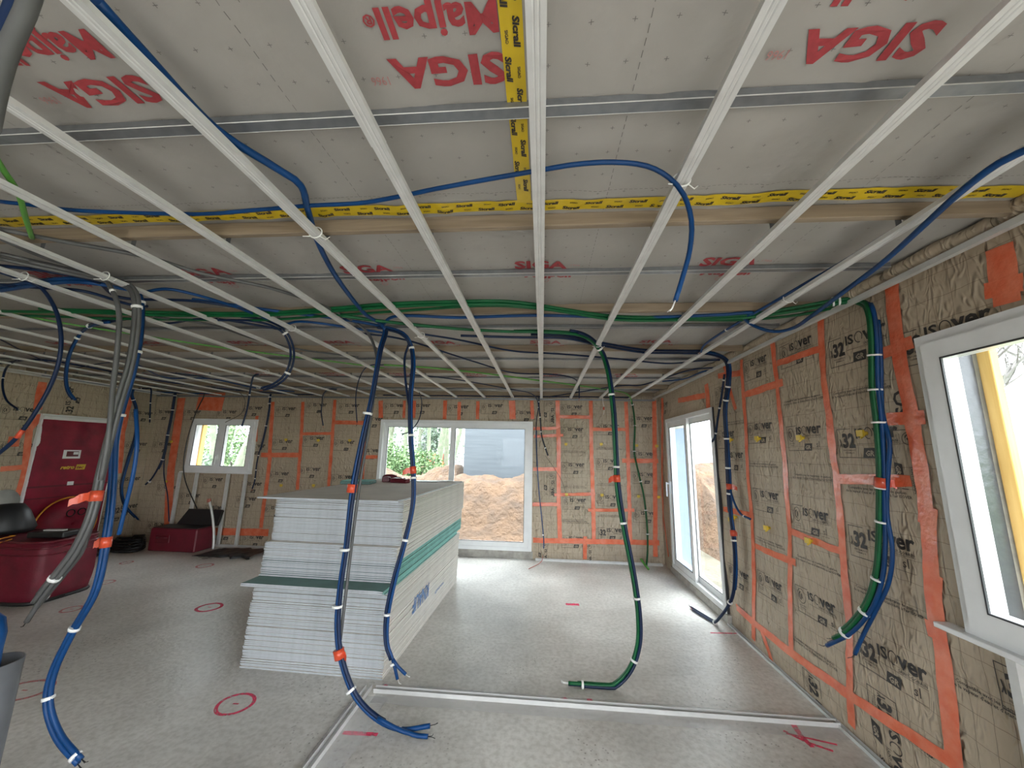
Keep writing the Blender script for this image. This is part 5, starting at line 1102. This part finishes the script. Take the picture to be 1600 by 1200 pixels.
p = at(133, 871, 'Z', 0); mb = MB(); mb.lathe([(0, .03), (.13, .03), (.14, .02), (.14, .002), (0, .002)], (p.x, p.y, 0), 24); tag(obj('suction_disc', mb, M_black), 'flat black disc lying on the floor between bag and cable heap', 'disc')
# curved pipe stub
t = thing('pipe_stub', 'curved grey pipe with a pink cap rising from the floor under the small window', 'pipe', None, tuple(at(334, 855, 'Y', 6.3)))
P = [at(334, 852, 'Y', 6.3), at(334, 830, 'Y', 6.3), at(331, 800, 'Y', 6.3), at(327, 782, 'Y', 6.3)]; P[0].z = .005; mb = MB(); mb.tube(catmull(P), .02, 10); part('pipe', mb, M_trimw, t)
mb = MB(); mb.tube([P[-1]-V((0, 0, .03)), P[-1]+V((-.01, 0, .03))], .03, 10); part('end_cap', mb, mat('pink_cap', (.6, .2, .15), .5), t)
# grey pipe stub near the camera at the left edge
p = at(-12, 1035, 'Y', 1.15); t = thing('pipe', 'grey pipe end holding a blue conduit, cut by the lower left photo edge', 'pipe', None, (p.x, p.y, 0))
mb = MB(); mb.lathe([(.052, .002), (.058, .002), (.064, p.z), (.058, p.z), (.054, p.z-.05), (0, p.z-.06)], (p.x, p.y, 0), 28); part('tube', mb, mat('grey_pipe', (.12, .125, .135), .3), t)
mb = MB(); mb.tube(catmull([(p.x, p.y, p.z-.1), (p.x-.01, p.y, p.z+.03), (p.x-.05, p.y+.02, p.z+.1), (p.x-.15, p.y, p.z+.14)]), .022, 10); part('conduit', mb, M_blue, t)

# ---------------------------------------------------------------- outdoors
mb = MB(); n = 60; vs = []
for j in range(n+1):
    for i in range(n+1):
        x = -60+130*i/n; y = -40+140*j/n; vs.append((x, y, -.16+(.1*noise.noise(V((x*.2, y*.2, 0))) if (x > 4 or y > 9 or x < -10 or y < -6) else 0)))
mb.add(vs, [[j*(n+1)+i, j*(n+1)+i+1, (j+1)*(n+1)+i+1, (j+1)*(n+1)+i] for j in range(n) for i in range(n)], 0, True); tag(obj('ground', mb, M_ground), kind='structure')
def mound(label, x0, x1, y0, y1, hf, seed, m=None, res=.12, name='soil_mound', amp=.14):
    mb = MB(); nx, ny = int((x1-x0)/res), int((y1-y0)/res); vs = []
    for j in range(ny+1):
        for i in range(nx+1):
            x = x0+(x1-x0)*i/nx; y = y0+(y1-y0)*j/ny; e_ = min(1, i/4, (nx-i)/4, j/2, (ny-j)/4)
            vs.append((x, y, -.2+e_*(.03+hf(x, y)+amp*noise.fractal(V((x*1.7, y*1.7, seed)), 1, 2, 5)*min(1, hf(x, y)*2))))
    mb.add(vs, [[j*(nx+1)+i, j*(nx+1)+i+1, (j+1)*(nx+1)+i+1, (j+1)*(nx+1)+i] for j in range(ny) for i in range(nx)], 0, True)
    return tag(obj(name, mb, m or M_soil), label, 'soil mound')
sm = lambda t: max(0, min(1, t))**2*(3-2*max(0, min(1, t)))
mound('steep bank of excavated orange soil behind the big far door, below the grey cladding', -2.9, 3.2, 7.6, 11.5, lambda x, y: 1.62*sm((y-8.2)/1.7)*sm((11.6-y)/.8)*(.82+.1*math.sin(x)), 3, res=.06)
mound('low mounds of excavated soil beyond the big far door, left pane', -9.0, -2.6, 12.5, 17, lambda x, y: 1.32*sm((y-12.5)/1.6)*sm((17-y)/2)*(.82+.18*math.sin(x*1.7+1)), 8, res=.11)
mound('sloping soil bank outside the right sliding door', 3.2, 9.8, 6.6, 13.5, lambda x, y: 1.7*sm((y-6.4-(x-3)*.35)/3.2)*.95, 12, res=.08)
# cladding building
t = thing('neighbour_building', 'light grey clad building wall above the soil bank behind the far door', 'building', None, (0, 12, 0))
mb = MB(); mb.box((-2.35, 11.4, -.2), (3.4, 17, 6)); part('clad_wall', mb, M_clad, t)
mb = MB(); mb.box((-2.6, 11.2, 6), (3.6, 17.3, 6.2)); part('roof_edge', mb, M_wallw, t)
# white building on the right
t = thing('white_building', 'white rendered building side seen through the right sliding door', 'building', None, (7, 10, 0))
mb = MB(); mb.box((3.55, 13.6, -.2), (8, 22, 6.2)); part('white_wall', mb, M_wallw, t)
mb = MB(); mb.box((3.3, 13.3, 4.55), (8.4, 22.3, 4.75)); part('eaves', mb, M_trimw, t)
mb = MB(); mb.add([(3.3, 13.3, 4.76), (8.4, 13.3, 4.76), (8.4, 22.3, 4.76), (3.3, 22.3, 4.76), (5, 17.8, 6.8), (6.8, 17.8, 6.8)], [[0,1,5,4], [1,2,5], [2,3,4,5], [3,0,4]]); part('roof', mb, M_roof, t)
t = thing('trestle', 'small metal trestle standing on the soil outside the right door', 'trestle', None, (4.6, 9.3, .9))
p = at(1107, 780, 'Y', 9.2); mb = MB(); mb.box((p.x-.05, p.y, p.z), (p.x+.5, p.y+.05, p.z+.05)); mb.tube([(p.x, p.y, p.z), (p.x-.05, p.y, p.z-.6)], .02, 6); mb.tube([(p.x+.45, p.y, p.z), (p.x+.5, p.y, p.z-.6)], .02, 6); part('frame', mb, M_galvd, t)
# distant house and digger
t = thing('distant_house', 'distant house with tiled roof among trees, seen through the far door', 'building', None, (-12, 40, 0))
mb = MB(); mb.box((-10.2, 38, -.2), (-4.4, 44, 5.6)); part('wall', mb, M_wallw, t)
mb = MB(); mb.add([(-10.8, 37.5, 5.6), (-3.9, 37.5, 5.6), (-3.9, 44.5, 5.6), (-10.8, 44.5, 5.6), (-9, 41, 7.6), (-5.6, 41, 7.6)], [[0,1,5,4], [1,2,5], [2,3,4,5], [3,0,4], [3,2,1,0]]); part('roof', mb, M_roof, t)
t = thing('distant_house', 'pale house behind the trees at the left of the far door view', 'building', None, (-17, 40, 0))
mb = MB(); mb.box((-17.5, 38, -.2), (-12.4, 44, 4.6)); part('wall', mb, M_wallw, t)
mb = MB(); mb.add([(-18, 37.5, 4.6), (-12, 37.5, 4.6), (-12, 44.5, 4.6), (-18, 44.5, 4.6), (-16.5, 41, 6.6), (-13.5, 41, 6.6)], [[0,1,5,4], [1,2,5], [2,3,4,5], [3,0,4], [3,2,1,0]]); part('roof', mb, M_roof, t)
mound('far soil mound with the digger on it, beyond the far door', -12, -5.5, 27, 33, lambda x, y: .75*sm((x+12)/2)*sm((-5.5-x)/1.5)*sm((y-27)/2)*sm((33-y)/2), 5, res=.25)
p = at(683, 729, 'Y', 30); t = thing('digger', 'small orange digger among the soil mounds beyond the far door', 'digger', None, (p.x, 30, 0))
mb = MB(); mb.box((p.x-.5, 29.6, p.z-.1), (p.x+.6, 30.4, p.z+.35), bev=.05); mb.tube([(p.x-.4, 30, p.z+.3), (p.x-1.2, 30, p.z+.75), (p.x-1.7, 30, p.z+.1)], .07, 6); part('body', mb, M_orange, t)
mb = MB(); rect_frame(mb, lambda u, v, d: (u, 30+d, v), p.x-.35, p.x+.5, p.z+.3, p.z+1.0, .07, -.3, .3); part('cab', mb, M_orange, t)
mb = MB(); mb.box((p.x-.7, 29.5, p.z-.45), (p.x+.8, 30.5, p.z-.1), bev=.08); part('tracks', mb, M_black, t)
# trees
def tree(label, x, y, h, r, seed, leafy=0, m=None, leafm=None, levels=4, group='trees outside', zb=-.2, spread=.55):
    rnd = random.Random(seed); t = thing('tree', label, 'tree', group, (x, y, zb)); mb = MB(); tips = []
    def br(p, d, l, rr, lev):
        P = [p]; q = p; dd = d
        for i in range(4):
            dd = (dd+V((rnd.uniform(-1, 1), rnd.uniform(-1, 1), rnd.uniform(-.3, .6)))*.16).normalized(); q = q+dd*l/4; P.append(q)
        mb.tube(P, [rr*(1-.13*i) for i in range(5)], 6 if lev > 1 else 4, 0, False)
        tips.append((q, lev))
        if lev <= 0: return
        for _ in range(3 if lev > 1 else 3):
            k = rnd.choice((2, 3, 4)); nd = (dd*.75+V((rnd.uniform(-1, 1), rnd.uniform(-1, 1), rnd.uniform(-.1, .7)))*spread).normalized(); br(P[k], nd, l*rnd.uniform(.55, .75), rr*.5, lev-1)
    br(V((x, y, zb)), V((rnd.uniform(-.05, .05), rnd.uniform(-.05, .05), 1)), h*.5, r, levels)
    part('trunk', mb, m or M_bark, t)
    if leafy:
        mb = MB()
        for q, lev in tips:
            if lev > 2: continue
            for _ in range(leafy):
                c = q+V((rnd.gauss(0, .5), rnd.gauss(0, .5), rnd.gauss(0, .5))); a_ = V((rnd.uniform(-1, 1), rnd.uniform(-1, 1), rnd.uniform(-1, 1))).normalized()*.07; b_ = a_.cross(V((rnd.uniform(-1, 1), rnd.uniform(-1, 1), 1))).normalized()*.06
                mb.add([c-a_, c+b_, c+a_, c-b_], [[0, 1, 2, 3]])
        part('foliage', mb, leafm or M_leaf, t)
    return t
def bush(label, x, y, w_, h_, seed, leafm, n=2500, group='bushes outside'):
    rnd = random.Random(seed); mb = MB(); t = thing('bush', label, 'bush', group, (x, y, -.2))
    for i in range(n):
        th = rnd.uniform(0, 2*PI); ph = math.acos(rnd.uniform(-.1, 1)); R_ = (rnd.random()**.25)*(1+.35*noise.noise(V((math.cos(th)*2, math.sin(th)*2, ph*2+seed))))
        c = V((x+math.cos(th)*math.sin(ph)*w_*R_, y+math.sin(th)*math.sin(ph)*w_*.7*R_, -.2+math.cos(ph)*h_*R_)); s_ = .05*(h_**.35)
        a_ = V((rnd.uniform(-1, 1), rnd.uniform(-1, 1), rnd.uniform(-1, 1))).normalized()*s_*1.4; b_ = a_.cross(V((rnd.uniform(-1, 1), rnd.uniform(-1, 1), 1))).normalized()*s_
        mb.add([c-a_, c+b_, c+a_, c-b_], [[0, 1, 2, 3]])
    part('foliage', mb, leafm, t)
    mb = MB()
    for i in range(5): mb.tube([(x+.1*i-.2, y, -.2), (x+(i-2)*w_*.25, y, h_*.5), (x+(i-2)*w_*.3, y, h_*.75)], [.05, .03, .01], 5)
    part('stems', mb, M_bark2, t)
for i, (px, Y, h, r, lf, lab) in enumerate([(683, 27, 15, .28, 10, 'ivy-covered tree trunk, thickest one in the left pane of the far door'), (697, 30, 15, .22, 10, 'slim ivy-covered tree right behind the thickest one'),
        (668, 33, 14, .22, 20, 'slender tree left of the ivy-covered trunks'), (653, 36, 14, .2, 10, 'slender bare tree in the middle of the left pane'), (632, 34, 13, .25, 25, 'greenish tree left in the far door view'), (612, 30, 12, .25, 25, 'leafy tree at the left frame edge of the far door'),
        (704, 24, 13, .2, 10, 'thin bare tree beside the middle stile of the far door'), (340, 20, 12, .2, 12, 'tree with fresh leaves in the left pane of the small window'), (352, 26, 13, .25, 10, 'tree behind the mullion of the small window'), (368, 18, 12, .2, 6, 'tree in the right pane of the small window, nearest'),
        (385, 22, 12, .2, 8, 'tree at the right frame edge of the small window')]):
    p = at(px, 700, 'Y', Y); tree(lab, p.x, p.y, h, r, 11+i, lf, leafm=M_leaf if i % 2 else M_leaf2)
for i, (px, Y, w_, h_, lm, lab) in enumerate([(612, 22, 1.8, 2.3, M_leaf, 'bright green bush at the left edge of the far door view'), (655, 24, 2.0, 2.0, M_leaf, 'bright green bush behind the mounds, centre of the left pane'), (630, 40, 9, 8, M_leaf2, 'hazy green thicket far behind the mounds'), (700, 44, 8, 7, M_leaf2, 'hazy thicket far behind the digger'),
        (330, 26, 5, 4.0, M_leaf, 'green thicket behind the left pane of the small window'), (375, 24, 4, 3.4, M_leaf, 'green thicket behind the right pane of the small window'), (310, 15, 1.3, 1.6, M_leaf2, 'low bush near the sill of the small window')]):
    p = at(px, 700, 'Y', Y); bush(lab, p.x, p.y, w_, h_, 40+i, lm, 9000 if h_ > 5 else 3000)
# right window view: branches, field
tree('bare spreading tree outside the right window', 9.3, 9.2, 7.0, .24, 77, 0, M_bark2, levels=5, spread=.9)
tree('second bare tree further out beyond the right window', 14, 12.2, 9, .34, 78, 0, M_bark2, levels=5, spread=.9)
mb = MB(); _g = 24
for j in range(_g+1):
    for i in range(_g+1): mb.v.append((10+80*i/_g, -30+110*j/_g, -.12+.095*max(0, 80*i/_g-2)+.1*noise.noise(V((i, j, 0)))))
for j in range(_g):
    for i in range(_g): mb.face([j*(_g+1)+i, j*(_g+1)+i+1, (j+1)*(_g+1)+i+1, (j+1)*(_g+1)+i], 0, True)
tag(obj('meadow', mb, M_grass), 'flat green meadow beyond the right window', 'grass', kind='stuff')
# formwork posts and film outside the windows
t = thing('timber_post', 'orange-yellow timber board standing just outside the right window', 'timber', 'timber boards outside the windows', (2.33, 2.02, .6))
mb = MB(); mb.box((XR+.213, 1.955, .6), (XR+.252, 2.012, 2.6), bev=.003); part('board', mb, M_wood2, t)
mb = MB(); mb.box((XR+.055, 1.985, .93), (XR+.10, 2.018, 2.32)); mb.box((XR+.07, 1.975, .93), (XR+.085, 1.985, 2.32)); tag(obj('shutter_rail', mb, M_pvc), 'white shutter rail on the outer reveal of the right window', 'shutter rail')
mb = MB(); mb.box((XR+.102, 2.0, .93), (XR+.182, 2.018, 2.32)); FQ = Frame((0, 1.999, 0), (1, 0, 0), (0, 0, 1), (0, -1, 0), lambda p: 0)
tag(obj('dark_membrane_strip', mb, mat('grey_film', (.04, .042, .048), .25, bump=.4, bscale=12, bdist=.01)), 'dark grey film strip on the outer reveal of the right window', 'film')
t = thing('timber_post', 'orange-yellow timber board standing outside the small far window', 'timber', 'timber boards outside the windows', (-6.4, 6.95, 1.2))
mb = MB(); mb.box((W1[0]+.003, YF+.17, 1.0), (W1[0]+.05, YF+.26, 2.5), bev=.003); part('board', mb, M_wood2, t)
mb = MB(); mb.box((W1[0]+.002, YF+.055, 1.24), (W1[0]+.03, YF+.16, 2.19)); tag(obj('shutter_rail', mb, M_pvc), 'white shutter rail on the outer reveal of the small window', 'shutter rail')
